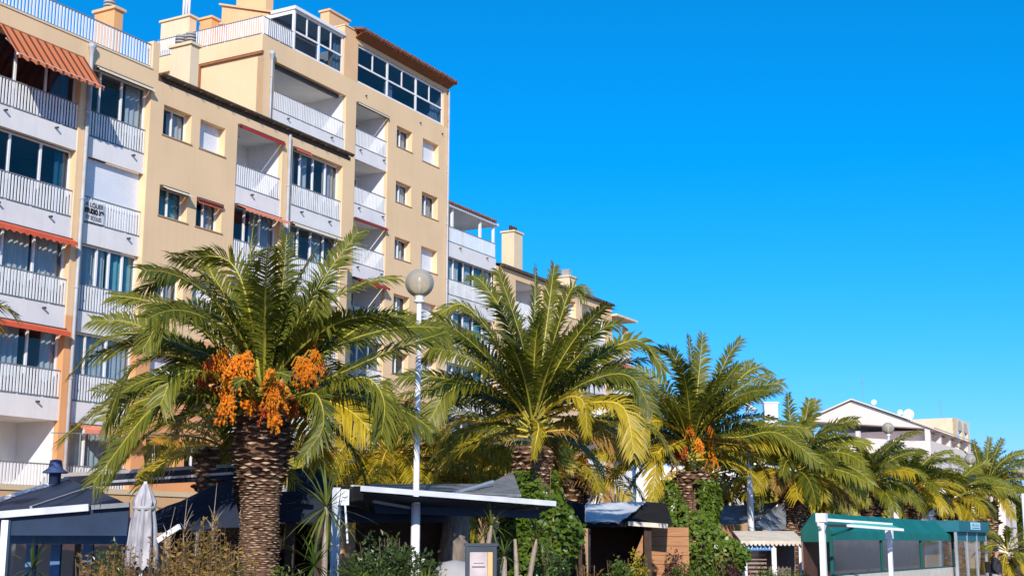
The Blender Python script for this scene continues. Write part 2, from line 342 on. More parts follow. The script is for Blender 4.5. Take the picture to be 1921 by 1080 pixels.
def loggia(b, a0, a1, L, top, kind='glazed', nm=3, curt=None, door=True, depth=1.7, mull=None, glass='glass', spouts=(.2, .75), apron=.62, rec=.03):
    balcony(b, a0, a1, L, spouts=spouts, apron=apron, rec=rec)
    if kind == 'open':
        lg = interior(b, 'loggia', a0 + .002, a1 - .002, .185, depth, L - .02, top - .003, M['white_wall'])
        if door == 'dark':
            w = glazing(lg, a1 - 1.0, a1 - .12, L, L + 1.9, depth - .05, 1, glass='glassdark', name='door')
        elif door:
            shutter_mesh(lg, a0 + .12, a0 + (a1 - a0) * .62, depth - .02, L, L + 1.95)
        mb = MB(); mb.tube([((a0 + a1) / 2, depth * .6, top - .004), ((a0 + a1) / 2, depth * .6, top - .06)], .09, 10); mb.build('ceiling_light', M['white'], lg)
    else:
        interior(b, 'room', a0 + .002, a1 - .002, .345, 3.2, L - .02, top - .003, M['room'])
        if kind == 'shutter':
            shutter_mesh(b, a0 + .004, a1 - .004, .31, L, top - .004)
        else:
            glazing(b, a0 + .004, a1 - .004, L, top - .004, .28, nm, mull, curt, glass=glass)
def small_window(b, a0, a1, z0, z1, kind='glass', curt=None, hood=None):
    """recessed opening: room, frame with pane or shutter, projecting sill"""
    interior(b, 'room', a0 - .25, a1 + .25, .36, 2.4, z0 - .3, z1 + .15, M['room'])
    if kind == 'shutter':
        fr = MB(); fr.box(a0 + .003, a1 - .003,   .27, .33, z0, z0 + .03); fr.box(a0 + .003, a0 + .04,   .27, .33, z0 + .03, z1 - .003); fr.box(a1 - .04, a1 - .003,   .27, .33, z0 + .03, z1 - .003)
        w = fr.build('window', M['white'], b); shutter_mesh(w, a0 + .04, a1 - .04, .28, z0 + .03, z1 - .004)
    else:
        w = glazing(b, a0 + .003, a1 - .003, z0, z1 - .003, .30, 2, curt=curt, fw=.04)
    s = MB(); s.box(a0 - .06, a1 + .06, -.035, .265, z0 - .035, z0 - .001); s.build('sill', M['sill'], w)
    return w
def awning_box(b, a0, a1, z, mt, proj=.30, drop=.22, scallop=True):
    """retracted awning: cassette on the lintel, a hand's breadth of cloth and its wavy valance"""
    mb = MB(); mb.box(a0 + .02, a1 - .02, -.10, -.004, z - .11, z - .005); aw = mb.build('awning', M['darkmetal'], b)
    c = MB(); n = max(10, int((a1 - a0) / .06)); y1 = -proj; z1 = z - proj * .45
    c.prism([(a0 + .04, -.102, z - .04), (a1 - .04, -.102, z - .04), (a1 - .04, -.102, z - .06), (a0 + .04, -.102, z - .06)], [(a0 + .04, y1, z1), (a1 - .04, y1, z1), (a1 - .04, y1, z1 - .02), (a0 + .04, y1, z1 - .02)])
    for i in range(n):
        x0 = a0 + .04 + (a1 - a0 - .08) * i / n; x1 = a0 + .04 + (a1 - a0 - .08) * (i + 1) / n
        e0, e1 = [(drop * (.8 + .2 * math.cos(k * 2 * math.pi / 4)) if scallop else drop) for k in (i, i + 1)]
        c.quad((x0, y1 - .003, z1), (x0, y1 - .003, z1 - e0), (x1, y1 - .003, z1 - e1), (x1, y1 - .003, z1))
    c.build('awning_cloth', mt, aw)
    return aw
def awning_open(b, a0, a1, ztop, proj, drop, mt):
    mb = MB(); mb.box(a0, a1, -.10, -.004, ztop - .09, ztop + .03); aw = mb.build('awning', M['shade_and_trim'], b)
    c = MB(); c.slab([(a0, -.11, ztop - .02), (a1, -.11, ztop - .02), (a1, -proj, ztop - drop), (a0, -proj, ztop - drop)], .012); c.build('awning_cloth', mt, aw)
    f = MB(); f.tube([(a0 - .02, -proj - .02, ztop - drop - .01), (a1 + .02, -proj - .02, ztop - drop - .01)], .035, 8)
    n = 40
    f.build('front_bar', M['white'], aw)
    v = MB()
    for i in range(n):
        x0 = a0 + (a1 - a0) * i / n; x1 = a0 + (a1 - a0) * (i + 1) / n
        v.quad((x0, -proj - .058, ztop - drop), (x0, -proj - .058, ztop - drop - .11 - .03 * math.cos(i * 1.57)), (x1, -proj - .058, ztop - drop - .11 - .03 * math.cos((i + 1) * 1.57)), (x1, -proj - .058, ztop - drop))
    v.build('valance', mt, aw)
    for x in (a0 + .25, a1 - .25):
        k = MB(); k.tube([(x, -.1, ztop - .35), (x + .35, -proj * .5, ztop - drop * .7 - .12), (x, -proj, ztop - drop - .03)], .022, 6); k.build('awning_arm', M['white'], aw)
    return aw
def pipe(b, a, z0, z1, r=.055, y=-.075, hopper=True):
    mb = MB(); mb.tube([(a, y, z0), (a, y, z1)], r, 10)
    z = z0 + 1
    while z < z1 - .3:
        mb.lathe((a, y, z), [(r, 0), (r + .018, .01), (r + .018, .06), (r, .07)], 10); z += 2.69
    if hopper: mb.lathe((a, y, z1), [(r, -.02), (.11, .22), (.13, .25), (.13, .36), (.10, .36)], 10)
    return mb.build('downpipe', M['pipe'], b, smooth=True)
def chimney(b, a0, a1, y0, y1, z0, z1, mt, cap=True, flues=0):
    mb = MB(); mb.box(a0, a1, y0, y1, z0, z1); o = mb.build('chimney', mt, b)
    if cap:
        c = MB(); c.box(a0 - .07, a1 + .07, y0 - .07, y1 + .07, z1, z1 + .09); c.build('chimney_cap', M['cream'] if cap is True else cap, o)
    for i in range(flues):
        yy = y0 + (y1 - y0) * (i + .5) / flues; q = MB(); zz = z1 + .09
        for k in range(3): q.lathe(((a0 + a1) / 2, yy, zz), [(.09, k * .11), (.19, k * .11 + .02), (.19, k * .11 + .07), (.09, k * .11 + .09)], 12)
        q.lathe(((a0 + a1) / 2, yy, zz), [(.12, .32), (.17, .34), (.17, .40), (.0, .42)], 12); q.build('flue_pot', M['concrete'], o, smooth=False)
    return o
def plain(b, name, mt, *boxes):
    mb = MB()
    for x in boxes: mb.box(*x)
    return mb.build(name, mt, b)
FL = [19.43, 16.74, 14.05, 11.36, 8.67, 5.98, 3.29]
def facade_root(D, label):
    return empty('apartment_building', (-D * WD.x, -D * WD.y, 0), ROTZ, label, 'apartment building')
def px_on(x, y, D):                   # photograph pixel -> (a, z) on the facade plane D metres off the camera
    r = ray(x, y); p = CAMP + r * (-D / r.dot(WD)); return p.dot(UD), p.z

# ---- nearer block
b = facade_root(30.0, 'nearest tan apartment block with striped orange awning and roof terrace railing')
top = 16.28
cA, cB, cC, cD = (23.72, 27.08), (27.52, 29.97), (34.17, 36.65), (37.22, 40.33)
holes = [(c[0], c[1], 2.67, top) for c in (cA, cB, cC, cD)]
wins = [(30.57, 31.87), (32.30, 33.55)]
for L in FL[2:]:
    for w in wins: holes.append((w[0], w[1], L + .86, L + 1.86))
mb = MB(); wall_mesh(mb, 16, 30.25, 0, 16.90, [h for h in holes if h[0] < 30.2], .34); wall_mesh(mb, 30.25, 40.8, 0, 16.62, [h for h in holes if h[0] > 30.2], .34)
mb.box(29.96, 30.25, .0, .26, 16.905, 17.88)
mb.box(16.01, 40.78, 8, 8.2, 0, 16.6); mb.quad((40.8, .0, 0), (40.8, 8, 0), (40.8, 8, 16.6), (40.8, 0, 16.6)); mb.quad((16, 8, 0), (16, 0, 0), (16, 0, 16.9), (16, 8, 16.9))
mb.box(16.02, 30.24, .345, 7.9, 16.62, 16.86)
mb.build('wall', M['tan'], b)
plain(b, 'parapet_coping', M['cream'], (16, 29.95, -.03, .24, 16.905, 16.955))
railing(b, 16.2, 29.93, 16.96, 17.76, .08, step=.125)
# flat roof slabs of loggias keep daylight out of the rooms between floors
for c in (cA, cB, cC, cD):
    for L in FL[2:]:
        pass
K = dict
for i, L in enumerate(FL[2:]):
    t = top if i == 0 else L + 2.07
    # bay A
    if i == 0: loggia(b, *cA, L, t, curt=[(.75, .98, 'curtaingrey')], glass='glassdark')
    elif i == 1: loggia(b, *cA, L, t, curt=[(.86, .99, 'curtainteal')], glass='glassdark')
    elif i == 2: loggia(b, *cA, L, t, curt=[(.0, .31, 'netblue'), (.35, .65, 'netgrey'), (.68, .98, 'netgrey')])
    elif i == 3: loggia(b, *cA, L, t, curt=[(.0, .60, 'netblue'), (.84, .99, 'curtain')])
    else: loggia(b, *cA, L, t, 'open', spouts=(.9,))
    # bay B
    if i == 0: loggia(b, *cB, L, t, mull=[28.05, 28.95], curt=[(.72, .98, 'curtain')], spouts=(.78,), rec=.13)
    elif i == 1: loggia(b, *cB, L, t, 'shutter', spouts=(.78,), rec=.13)
    elif i == 2: loggia(b, *cB, L, t, mull=[28.35, 28.85, 29.4], curt=[(.02, .52, 'netblue'), (.55, .98, 'curtainteal')], spouts=(.8,), rec=.13)
    elif i == 3: loggia(b, *cB, L, t, mull=[28.1, 28.95], curt=[(.02, .98, 'netblue')], spouts=(.8,), rec=.13)
    else: loggia(b, *cB, L, t, mull=[28.3, 29.3], curt=[(.02, .38, 'netgrey'), (.4, .98, 'netblue')], spouts=(.8,), rec=.13)
    # bay C
    if i == 0: loggia(b, *cC, L, t, 'open', spouts=(.35,))
    elif i == 4: loggia(b, *cC, L, t, 'open', spouts=(.35,))
    else: loggia(b, *cC, L, t, nm=2 + i % 2, curt=[(.5, .98, 'netblue')], spouts=(.35,))
    # bay D
    if i == 0: loggia(b, *cD, L, t, nm=4, curt=[(.02, .2, 'curtaingrey'), (.3, .44, 'curtain'), (.74, .98, 'curtaingrey')])
    elif i == 1: loggia(b, *cD, L, t, nm=4, curt=[(.0, .24, 'netblue'), (.52, .74, 'netblue')])
    elif i in (2, 3): loggia(b, *cD, L, t, 'open')
    else: loggia(b, *cD, L, t, nm=3, curt=[(.1, .5, 'curtaingrey')])
    k0 = ['glass', 'glass', 'glass', 'shutter', 'glass'][i]; k1 = ['shutter', 'glass', 'shutter', 'glass', 'glass'][i]
    small_window(b, *wins[0], L + .86, L + 1.86, k0, [[(.45, .98, 'curtain')], [(.0, .98, 'curtainteal')], [(.4, .9, 'curtaingrey')], None, [(.3, .9, 'curtaingrey')]][i])
    small_window(b, *wins[1], L + .86, L + 1.86, k1, [None, [(.55, .95, 'curtaingrey')], None, None, None][i])
awning_open(b, 23.9, 27.06, 16.31, .93, 1.05, M['awn_stripe'])
awning_box(b, *cA, 10.72, M['awn_red'], .34, .17); awning_box(b, *cA, 8.03, M['awn_red'], .30, .12, False)
awning_box(b, *cB, 16.27, M['awn_cream'], .20, .07, False); awning_box(b, cB[0] + .1, cB[1], 5.35, M['awn_salmon'], .45, .18)
awning_box(b, cC[0], cC[1], 16.27, M['awn_wine'], .16, .10, False); awning_box(b, *cC, 13.42, M['awn_salmon'], .48, .12)
awning_box(b, cD[0], cD[0] + 1.0, 16.26, M['awn_red'], .16, .08, False)
awning_box(b, *cD, 13.42, M['awn_cream'], .2, .08, False); awning_box(b, *cD, 5.35, M['awn_salmon'], .5, .2)
awning_box(b, wins[1][0], wins[1][1], 13.2, M['awn_red'], .06, .16, False); awning_box(b, wins[0][0], wins[0][1], 5.15, M['awn_red'], .35, .14)
awning_box(b, wins[0][0], wins[0][1], 13.21, M['awn_cream'], .28, .04, False)
pipe(b, 27.34, .2, 16.5); pipe(b, 36.96, .2, 16.62, hopper=False)
g = MB()
n = 9
for i in range(n):                       # half round gutter with its brackets
    a, c = math.pi + math.pi * i / n, math.pi + math.pi * (i + 1) / n
    for r_, s_ in ((.10, 1), (.085, -1)):
        p = [(30.27, -.11 + r_ * math.cos(a), 16.86 + r_ * math.sin(a)), (40.8, -.11 + r_ * math.cos(a), 16.86 + r_ * math.sin(a)), (40.8, -.11 + r_ * math.cos(c), 16.86 + r_ * math.sin(c)), (30.27, -.11 + r_ * math.cos(c), 16.86 + r_ * math.sin(c))]
        g.quad(*(p if s_ > 0 else p[::-1]))
for i in range(14): g.box(30.5 + i * .77, 30.53 + i * .77, -.225, -.005, 16.74, 16.765)
g.box(30.27, 40.8, -.008, .3, 16.63, 16.76)
g.build('gutter', M['gutter'], b)
rf = MB()
rf.quad((30.26, .02, 16.80), (40.8, .02, 16.80), (40.8, 3.95, 17.55), (30.26, 3.95, 17.55))
for i in range(52):
    x = 30.36 + i * .2; rf.tube([(x, -.05, 16.82), (x, 3.9, 17.57)], .075, 6)
rf.build('tiled_roof', M['tile'], b)
chimney(b, 32.01, 32.42, .32, 1.24, 16.8, 18.53, M['cream'], flues=2)
chimney(b, 29.25, 29.62, 1.1, 2.0, 16.86, 18.95, M['orange'], cap=M['peach'], flues=1)
# letting banner on a balcony
bz0, bz1, ba0, ba1 = 11.43, 12.08, 27.60, 28.42
bb = empty('banner', Matrix.Translation(b.location) @ Matrix.Rotation(ROTZ, 4, 'Z') @ V(((ba0 + ba1) / 2, .12, bz0)), ROTZ, 'white letting banner with black lettering tied to a balcony railing', 'banner')
hb = MB(); w2 = (ba1 - ba0) / 2; nn = 12
for i in range(nn):
    x0 = -w2 + 2 * w2 * i / nn; x1 = -w2 + 2 * w2 * (i + 1) / nn; q0, q1 = [.006 * math.sin(k * 1.1) for k in (i, i + 1)]
    hb.quad((x0, q0, 0), (x1, q1, 0), (x1, q1, bz1 - bz0), (x0, q0, bz1 - bz0))
hb.build('banner_cloth', M['banner'], bb)
def text(name, s, size, mt, parent, x, z, y=-.02, wide=1.0, align='LEFT', bold=0.):
    cu = bpy.data.curves.new(name, 'FONT'); cu.body = s; cu.size = size; cu.align_x = align; cu.extrude = .002; cu.offset = bold
    o = bpy.data.objects.new(name, cu); col.objects.link(o)
    bpy.context.view_layer.update()
    me = bpy.data.meshes.new_from_object(o.evaluated_get(bpy.context.evaluated_depsgraph_get())); bpy.data.objects.remove(o)
    q = bpy.data.objects.new(name, me); col.objects.link(q); me.materials.clear(); me.materials.append(mt)
    q.parent = parent; q.location = (x, y, z); q.rotation_euler = (math.pi / 2, 0, 0); q.scale = (wide, 1, 1)
    return q
text('lettering', 'A LOUER', .20, M['inkgrey'], bb, -.37, .455, wide=.88, bold=.004)
text('lettering', 'STUDIO 36²', .20, M['ink'], bb, -.385, .26, wide=.72, bold=.012)
text('lettering', 'ET SCOLES', .17, M['inkgrey'], bb, -.33, .07, wide=.75, bold=.002)

# ---- tall block
b = facade_root(34.05, 'tallest tan apartment block with tiled eave and glazed penthouse')
E_, F_ = (40.86, 45.88), (46.65, 49.20)
wins = [(49.93, 51.24), (52.18, 53.62)]
holes = [(E_[0], E_[1], 18.81, 21.5), (F_[0], F_[1], 2.67, 21.48)]
for L in FL:
    for w in wins: holes.append((w[0], w[1], L + (.84 if w is wins[0] else .70), L + 1.84))
mb = MB(); wall_mesh(mb, 40.2, 54.55, 0, 22.40, holes, .34)
mb.quad((40.2, 5.9, 0), (40.2, 0, 0), (40.2, 0, 21.70), (40.2, 5.9, 21.70)); mb.quad((54.55, 0, 0), (54.55, 5.9, 0), (54.55, 5.9, 22.4), (54.55, 0, 22.4))
mb.box(40.21, 54.54, .345, 5.9, 22.1, 22.38)
mb.box(40.21, 54.54, 5.9, 6.1, 0, 22.38)
mb.build('wall', M['tan'], b)
plain(b, 'parapet_band', M['tan'], (40.06, 40.19, .0, 5.9, 21.70, 22.40))
plain(b, 'shade_and_trim', M['shade_and_trim'], (40.085, 40.19, .03, 3.38, 21.60, 21.695), (40.09, 40.195, 3.38, 3.50, 17.0, 21.695))  # brown strip paints the overhanging band's shadow; the upright piece is a pipe
for i, L in enumerate(FL):
    t = 21.48 if i == 0 else L + 2.07
    loggia(b, *F_, L, t, 'open' if i != 4 else 'glazed', nm=3, door='dark', spouts=(.15, .88))
    small_window(b, *wins[0], L + .84, L + 1.84, 'glass', [[(.45, .95, 'curtaingrey')], [(.4, .98, 'curtain')], [(.1, .9, 'curtain')], [(.3, .9, 'curtain')], None, None, None][i])
    small_window(b, *wins[1], L + .70, L + 1.84, ['shutter', 'glass', 'shutter', 'shutter', 'shutter', 'shutter', 'glass'][i], [(.35, .98, 'curtaingrey')] if i == 1 else None)
# corner loggia E
balcony(b, *E_, FL[0], spouts=(.2, .8))
interior(b, 'loggia', E_[0] + .002, E_[1] - .002, .185, 2.4, FL[0] - .02, 21.497, M['white_wall'])
plain(b, 'awning', M['darkmetal'], (E_[0] + .05, E_[1] - .3, .19, .34, 21.34, 21.49))
awning_box(b, *F_, 21.46, M['awn_cream'], .10, .05, False)
awning_box(b, *F_, 16.11, M['awn_wine'], .18, .06, False); awning_box(b, *F_, 13.42, M['awn_wine'], .34, .13); awning_box(b, *F_, 8.04, M['awn_blue'], .5, .25)
pipe(b, 40.62, 17, 21.45, .045); pipe(b, 54.42, .2, 24.3, .05, hopper=False)
mb = MB()
for a, z in ((47.35, 21.95), (51.9, 21.95), (53.9, 21.95)): mb.tube([(a, .05, z), (a, -.08, z - .015)], .035, 8)
mb.build('drain_spout', M['darkmetal'], b)
# penthouse: veranda, pilaster, glazed room under the tiled eave
def win_grid(a0, a1, z0, z1, n, y=.10):
    return glazing(b, a0, a1, z0, z1, y, n, transom=z0 + .86, fw=.09, glass='glassdark')
w = win_grid(42.15, 45.62, 22.42, 24.22, 2)
w2_ = win_grid(46.70, 54.05, 22.42, 24.20, 3)
curtain(w2_, 49.2, 49.9, .3, 22.45, 23.2, M['curtain']); curtain(w2_, 53.2, 53.9, .3, 22.45, 23.4, M['curtain']); curtain(w, 45.2, 45.55, .3, 22.45, 24.0, M['curtain'])
interior(b, 'room', 46.7, 54.05, .16, 3.8, 22.41, 24.2, M['room'])
mb = MB(); mb.box(42.02, 45.63, -.06, 1.28, 24.22, 24.36); mb.box(42.08, 42.17, .02, .14, 22.41, 24.22); mb.box(42.08, 42.15, 1.48, 1.58, 22.41, 24.22); mb.box(42.08, 42.15, .14, 1.48, 22.41, 22.6); mb.box(42.08, 42.15, .14, 1.48, 24.05, 24.22)
mb.build('veranda_frame', M['white'], b)
mb = MB(); mb.quad((42.11, 1.48, 22.6), (42.11, .14, 22.6), (42.11, .14, 24.05), (42.11, 1.48, 24.05)); mb.build('pane', M['glassdark'], w)
mb = MB(); mb.box(45.64, 46.68, -.0, .9, 22.405, 24.75); mb.box(54.07, 54.54, -.0, .6, 22.405, 24.42); mb.box(46.68, 54.07, .0, .3, 24.215, 24.42); mb.box(45.66, 54.5, 4, 4.2, 22.4, 25.2); mb.box(54.3, 54.5, .6, 4, 22.4, 24.42)
mb.prism([(42.3, 1.6, 22.4), (45.63, 1.6, 22.4), (45.63, 4.3, 22.4), (42.3, 4.3, 22.4)], [(42.3, 1.6, 24.42), (45.63, 1.6, 24.42), (45.63, 4.3, 25.30), (42.3, 4.3, 25.30)])
mb.build('penthouse_wall', M['peach'], b)
plain(b, 'coping', M['cream'], (45.60, 46.72, -.04, .92, 24.755, 24.80))
mb = MB(); mb.prism([(42.2, 1.3, 24.37), (45.63, 1.3, 24.37), (45.63, 4.4, 25.34), (42.2, 4.4, 25.34)], [(42.2, 1.3, 24.44), (45.63, 1.3, 24.44), (45.63, 4.4, 25.42), (42.2, 4.4, 25.42)]); mb.build('penthouse_roof', M['peach'], b)
mb = MB(); mb.prism([(46.45, -.40, 24.62), (54.45, -.40, 24.62), (54.45, 0, 24.425), (46.45, 0, 24.425)], [(46.45, -.40, 24.66), (54.45, -.40, 24.66), (54.45, 0, 24.50), (46.45, 0, 24.50)]); mb.build('eave_soffit', M['soffit'], b)
rf = MB(); rf.quad((46.3, -.45, 24.70), (54.5, -.45, 24.70), (54.5, 4, 25.6), (46.3, 4, 25.6))
for i in range(41):
    x = 46.4 + i * .2; j = rnd.uniform(-.03, .03); rf.tube([(x, -.52 + j, 24.74), (x, 4, 25.65)], [.085, .07], 7); rf.tube([(x + .1, -.48 + j, 24.67), (x + .1, -.2, 24.71)], .07, 6)
rf.build('tiled_roof', M['tile'], b)
chimney(b, 45.9, 47.4, 1.1, 1.6, 24.7, 25.75, M['peach'], cap=M['peach'])
# terrace railings round the corner
railing(b, 40.16, 42.05, 22.42, 23.22, .05, step=.125)
railing(b, .08, 5.9, 22.42, 23.24, 40.12, axis='y', step=.125)
ch = chimney(b, 40.62, 41.05, 4.6, 6.25, 22.38, 24.28, M['cream'])
for k in range(3):
    q = MB(); q.tube([(40.83, 4.85 + k * .16, 24.36), (40.83, 4.85 + k * .16, 25.9)], .055, 10); q.build('flue_pipe', M['white'], ch, smooth=True)
chimney(b, 41.35, 41.8, 4.0, 4.7, 22.38, 24.35, M['orange'], cap=M['peach']); chimney(b, 41.9, 42.25, 3.9, 4.3, 22.38, 24.2, M['orange'], cap=M['peach'])
chimney(b, 43.0, 43.5, 2.4, 4.1, 24.5, 26.7, M['peach'], cap=False)

# ---- white balconied block, then the low end with its long gutter
b = facade_root(34.4, 'lower cream apartment block with white corner balconies beyond the tall block')
G_, H_, I_ = (55.1, 60.05), (70.4, 73.62), (62.2, 65.4)
w5 = [(66.2, 67.4), (68.4, 69.6)]
holes = [(G_[0], G_[1], 2.67, 18.55), (H_[0], H_[1], 2.67, 16.0), (I_[0], I_[1], 2.67, 16.0)]
for L in FL[2:]:
    for w in w5: holes.append((w[0], w[1], L + .86, L + 1.86))
mb = MB(); wall_mesh(mb, 54.58, 60.5, 0, 16.4, [(G_[0], G_[1], 2.67, 16.4)], .18); wall_mesh(mb, 60.5, 74.65, 0, 16.42, [h for h in holes if h[0] > 60.4], .34)
mb.box(54.6, 77.6, 9, 9.2, 0, 16.4); mb.quad((74.65, .0, 0), (74.65, 9, 0), (74.65, 9, 16.4), (74.65, 0, 16.4))
mb.box(74.66, 77.6, 1.6, 9, 0, 15.5)
mb.build('wall', M['tan'], b)
for i, L in enumerate(FL[2:]):
    loggia(b, *G_, L, L + 2.0, nm=5, curt=[(.0, .35, 'curtain'), (.42, .58, 'netblue'), (.62, .78, 'curtainteal'), (.82, .98, 'netgrey')], spouts=(.3, .8), apron=.69)
    loggia(b, *H_, L, L + (1.95 if i == 0 else 2.07), 'open', spouts=(.3,)); loggia(b, *I_, L, L + (1.95 if i == 0 else 2.07), ['open', 'glazed', 'glazed', 'open', 'glazed'][i], spouts=(.3,))
    small_window(b, *w5[0], L + .86, L + 1.86, ['glass', 'shutter'][i % 2], [(.4, .9, 'curtain')]); small_window(b, *w5[1], L + .86, L + 1.86, ['shutter', 'glass'][i % 2])
    balcony(b, 74.70, 77.6, L - .4, spouts=(.5,))
    if i: interior(b, 'loggia', 74.72, 77.5, .21, 1.55, L - .4, L + 1.6, M['white_wall'])
    if i in (1, 3): awning_box(b, 74.8, 77.5, L + 1.66, M['awn_salmon'], .4, .2)
plain(b, 'end_post', M['tan'], (77.3, 77.6, .22, .5, 0, 15.5))
balcony(b, *G_, 16.75, apron=.74, rail=True, spouts=(.25, .8))
mb = MB(); mb.quad((55.1, 2.2, 16.7), (59.0, 2.2, 16.7), (59.0, 2.2, 18.55), (55.1, 2.2, 18.55)); mb.quad((55.1, .2, 16.74), (60.05, .2, 16.74), (60.05, 2.2, 16.74), (55.1, 2.2, 16.74)); mb.build('loggia', M['white_wall'], b)
mb = MB()
for a in (55.75, 58.55, 59.95): mb.box(a - .06, a + .06, .08, .2, 17.6, 18.56)
mb.box(59.9, 60.02, 2.0, 2.12, 16.75, 18.56); mb.box(55.02, 60.2, -.06, 2.5, 18.56, 18.68)
mb.build('terrace_roof_frame', M['white'], b)
rf = MB(); rf.quad((55.0, -.1, 18.72), (60.0, -.1, 18.72), (60.0, 3, 19.2), (55.0, 3, 19.2))
for i in range(24): rf.tube([(55.15 + i * .2, -.16, 18.74), (55.15 + i * .2, 3, 19.22)], .07, 6)
rf.build('tiled_roof', M['tile'], b)
mb = MB(); mb.box(60.5, 74.7, -.20, .02, 16.43, 16.58); mb.build('gutter', M['gutter'], b)
rf = MB(); rf.quad((60.5, -.1, 16.6), (74.7, -.1, 16.6), (74.7, 5, 17.5), (60.5, 5, 17.5)); rf.build('tiled_roof', M['tile'], b)
mb = MB(); mb.box(74.68, 77.9, -.35, 2.0, 15.85, 15.98); mb.build('balcony_roof', M['cream'], b)
pipe(b, 54.72, .2, 16.3, .05, hopper=False)
c3 = chimney(b, 63.1, 64.05, .6, 1.4, 16.6, 18.95, M['cream'])
for k in range(3):
    q = MB(); q.tube([(63.3 + k * .28, .95, 19.04), (63.3 + k * .28, .95, 19.36)], .10, 8); q.build('flue_pot', M['brown'], c3)
c4 = chimney(b, 71.6, 72.4, 1.4, 2.4, 16.7, 17.95, M['cream'])
q = MB(); q.box(71.85, 72.2, 1.6, 2.1, 18.04, 18.5); q.build('flue_pot', M['concrete'], c4)
mb = MB()
c0 = V((64.25, 1.2, 17.4)); d_ = V((-.3, -.9, .25)).normalized()
sx = d_.cross(V((0, 0, 1))).normalized(); sy = sx.cross(d_)
for k in range(4):
    r0, r1 = .38 * k / 4, .38 * (k + 1) / 4
    for j in range(16):
        q = [2 * math.pi * (j + e) / 16 for e in (0, 1)]
        pt = lambda r_, a_: c0 + sx * r_ * math.cos(a_) + sy * r_ * math.sin(a_) + d_ * (r_ * r_ * .5)
        mb.quad(pt(r0, q[0]), pt(r1, q[0]), pt(r1, q[1]), pt(r0, q[1]))
mb.tube([c0, c0 - d_ * .2, (64.3, 1.3, 16.7)], .03, 6); mb.tube([c0, c0 + d_ * .4], .015, 5)
mb.build('satellite_dish', M['white'], b)

# ------------------------------------------------------------------ ground
def sheet(name, x0, x1, y0, y1, z, mt, kind='structure'):
    g = MB(); nx, ny = 24, 24
    g.quad((x0, y0, z), (x1, y0, z), (x1, y1, z), (x0, y1, z)); o = g.build(name, mt); return tag(o, kind=kind)
sheet('ground', -900, 900, -300, 1600, -.02, M['concrete'])
def along(a0, a1, d0, d1, z):
    return [(UD * a - WD * d) + V((0, 0, z)) for a, d in ((a0, d0), (a1, d0), (a1, d1), (a0, d1))]
g = MB(); g.quad(*along(-10, 160, 3, 34.5, 0.0)); tag(g.build('pavement', M['asphalt']), kind='structure')
g = MB(); g.quad(*along(4, 110, 12.2, 21, 0.02)); tag(g.build('soil', M['soil']), kind='structure')
# ------------------------------------------------------------------ palms
def catmull(pts, n):
    pts = [V(p) for p in pts]
    q = [pts[0] * 2 - pts[1]] + pts + [pts[-1] * 2 - pts[-2]]; out = []
    segs = len(pts) - 1
    for k in range(n):
        t = segs * k / (n - 1); i = min(int(t), segs - 1); t -= i
        a, b_, c, d = q[i:i + 4]
        out.append(.5 * ((2 * b_) + (c - a) * t + (2 * a - 5 * b_ + 4 * c - d) * t * t + (3 * b_ - a - 3 * c + d) * t ** 3))
    return out
def frond(parent, pts, mt, leaf=.5, gap=.036, wid=.017, twist=0., droop=.28, vee=.5, rr=None, rw=.026):
    """one pinnate leaf: tapering rib along pts, two ranks of narrow pointed leaflets"""
    r = rr or rnd; n = 16; path = catmull(pts, n)
    ln = [0]
    for a, c in zip(path, path[1:]): ln.append(ln[-1] + (c - a).length)
    tot = ln[-1]
    h = V((path[-1].x - path[0].x, path[-1].y - path[0].y, 0))
    if h.length < .15: h = V((r.uniform(-1, 1), r.uniform(-1, 1), 0))
    h.normalize(); S0 = V((0, 0, 1)).cross(h)
    if r.random() < .8: twist = math.copysign(abs(twist) * .5 + r.uniform(.25, .8), h.x)      # blades turn their faces to the sun
    mb = MB()
    rw *= 1.25; mb.cur = 1; mb.tube(path, [rw * (1 - .85 * i / (n - 1)) for i in range(n)], 5)
    mb.cur = 0
    s = tot * .10
    while s < tot * .995:
        i = 0
        while i < n - 2 and ln[i + 1] < s: i += 1
        f = (s - ln[i]) / max(1e-6, ln[i + 1] - ln[i]); p = path[i].lerp(path[i + 1], f)
        T = (path[i + 1] - path[i]).normalized(); S = (S0 - T * S0.dot(T)).normalized(); N = T.cross(S)
        u = s / tot; ca, sa = math.cos(twist * (.4 + u)), math.sin(twist * (.4 + u)); S, N = S * ca + N * sa, N * ca - S * sa
        l0 = leaf * min(1, .30 + 3.2 * (u - .08)) * (1 - .50 * max(0, (u - .6) / .4) ** 1.8)
        for sg in (-1, 1):
            l = l0 * r.uniform(.82, 1.1); fw = R(64 - 26 * u + r.uniform(-9, 9)); ve = vee * (.85 - .7 * u) + r.uniform(-.16, .16)
            d = (T * math.cos(fw) + (S * sg * math.cos(ve) + N * math.sin(ve)) * math.sin(fw)).normalized()
            wv = d.cross(N); wv = (wv.normalized() if wv.length > .05 else T) * wid * (.75 + .5 * (1 - u)); wv += N * r.uniform(-.006, .006)
            q1 = p + d * l * .45 + V((0, 0, -droop * l * .10)); q2 = p + d * l + V((0, 0, -droop * l * r.uniform(.7, 1.3)))
            o = mb.add((p - wv * .5, p + wv * .5, q1 + wv, q1 - wv, q2), ((0, 1, 2, 3), (3, 2, 4)))
        s += gap * r.uniform(.8, 1.2)
    return mb.build('frond', [mt, M['rachisy'] if mt is not M['frond'] else M['rachis']], parent)
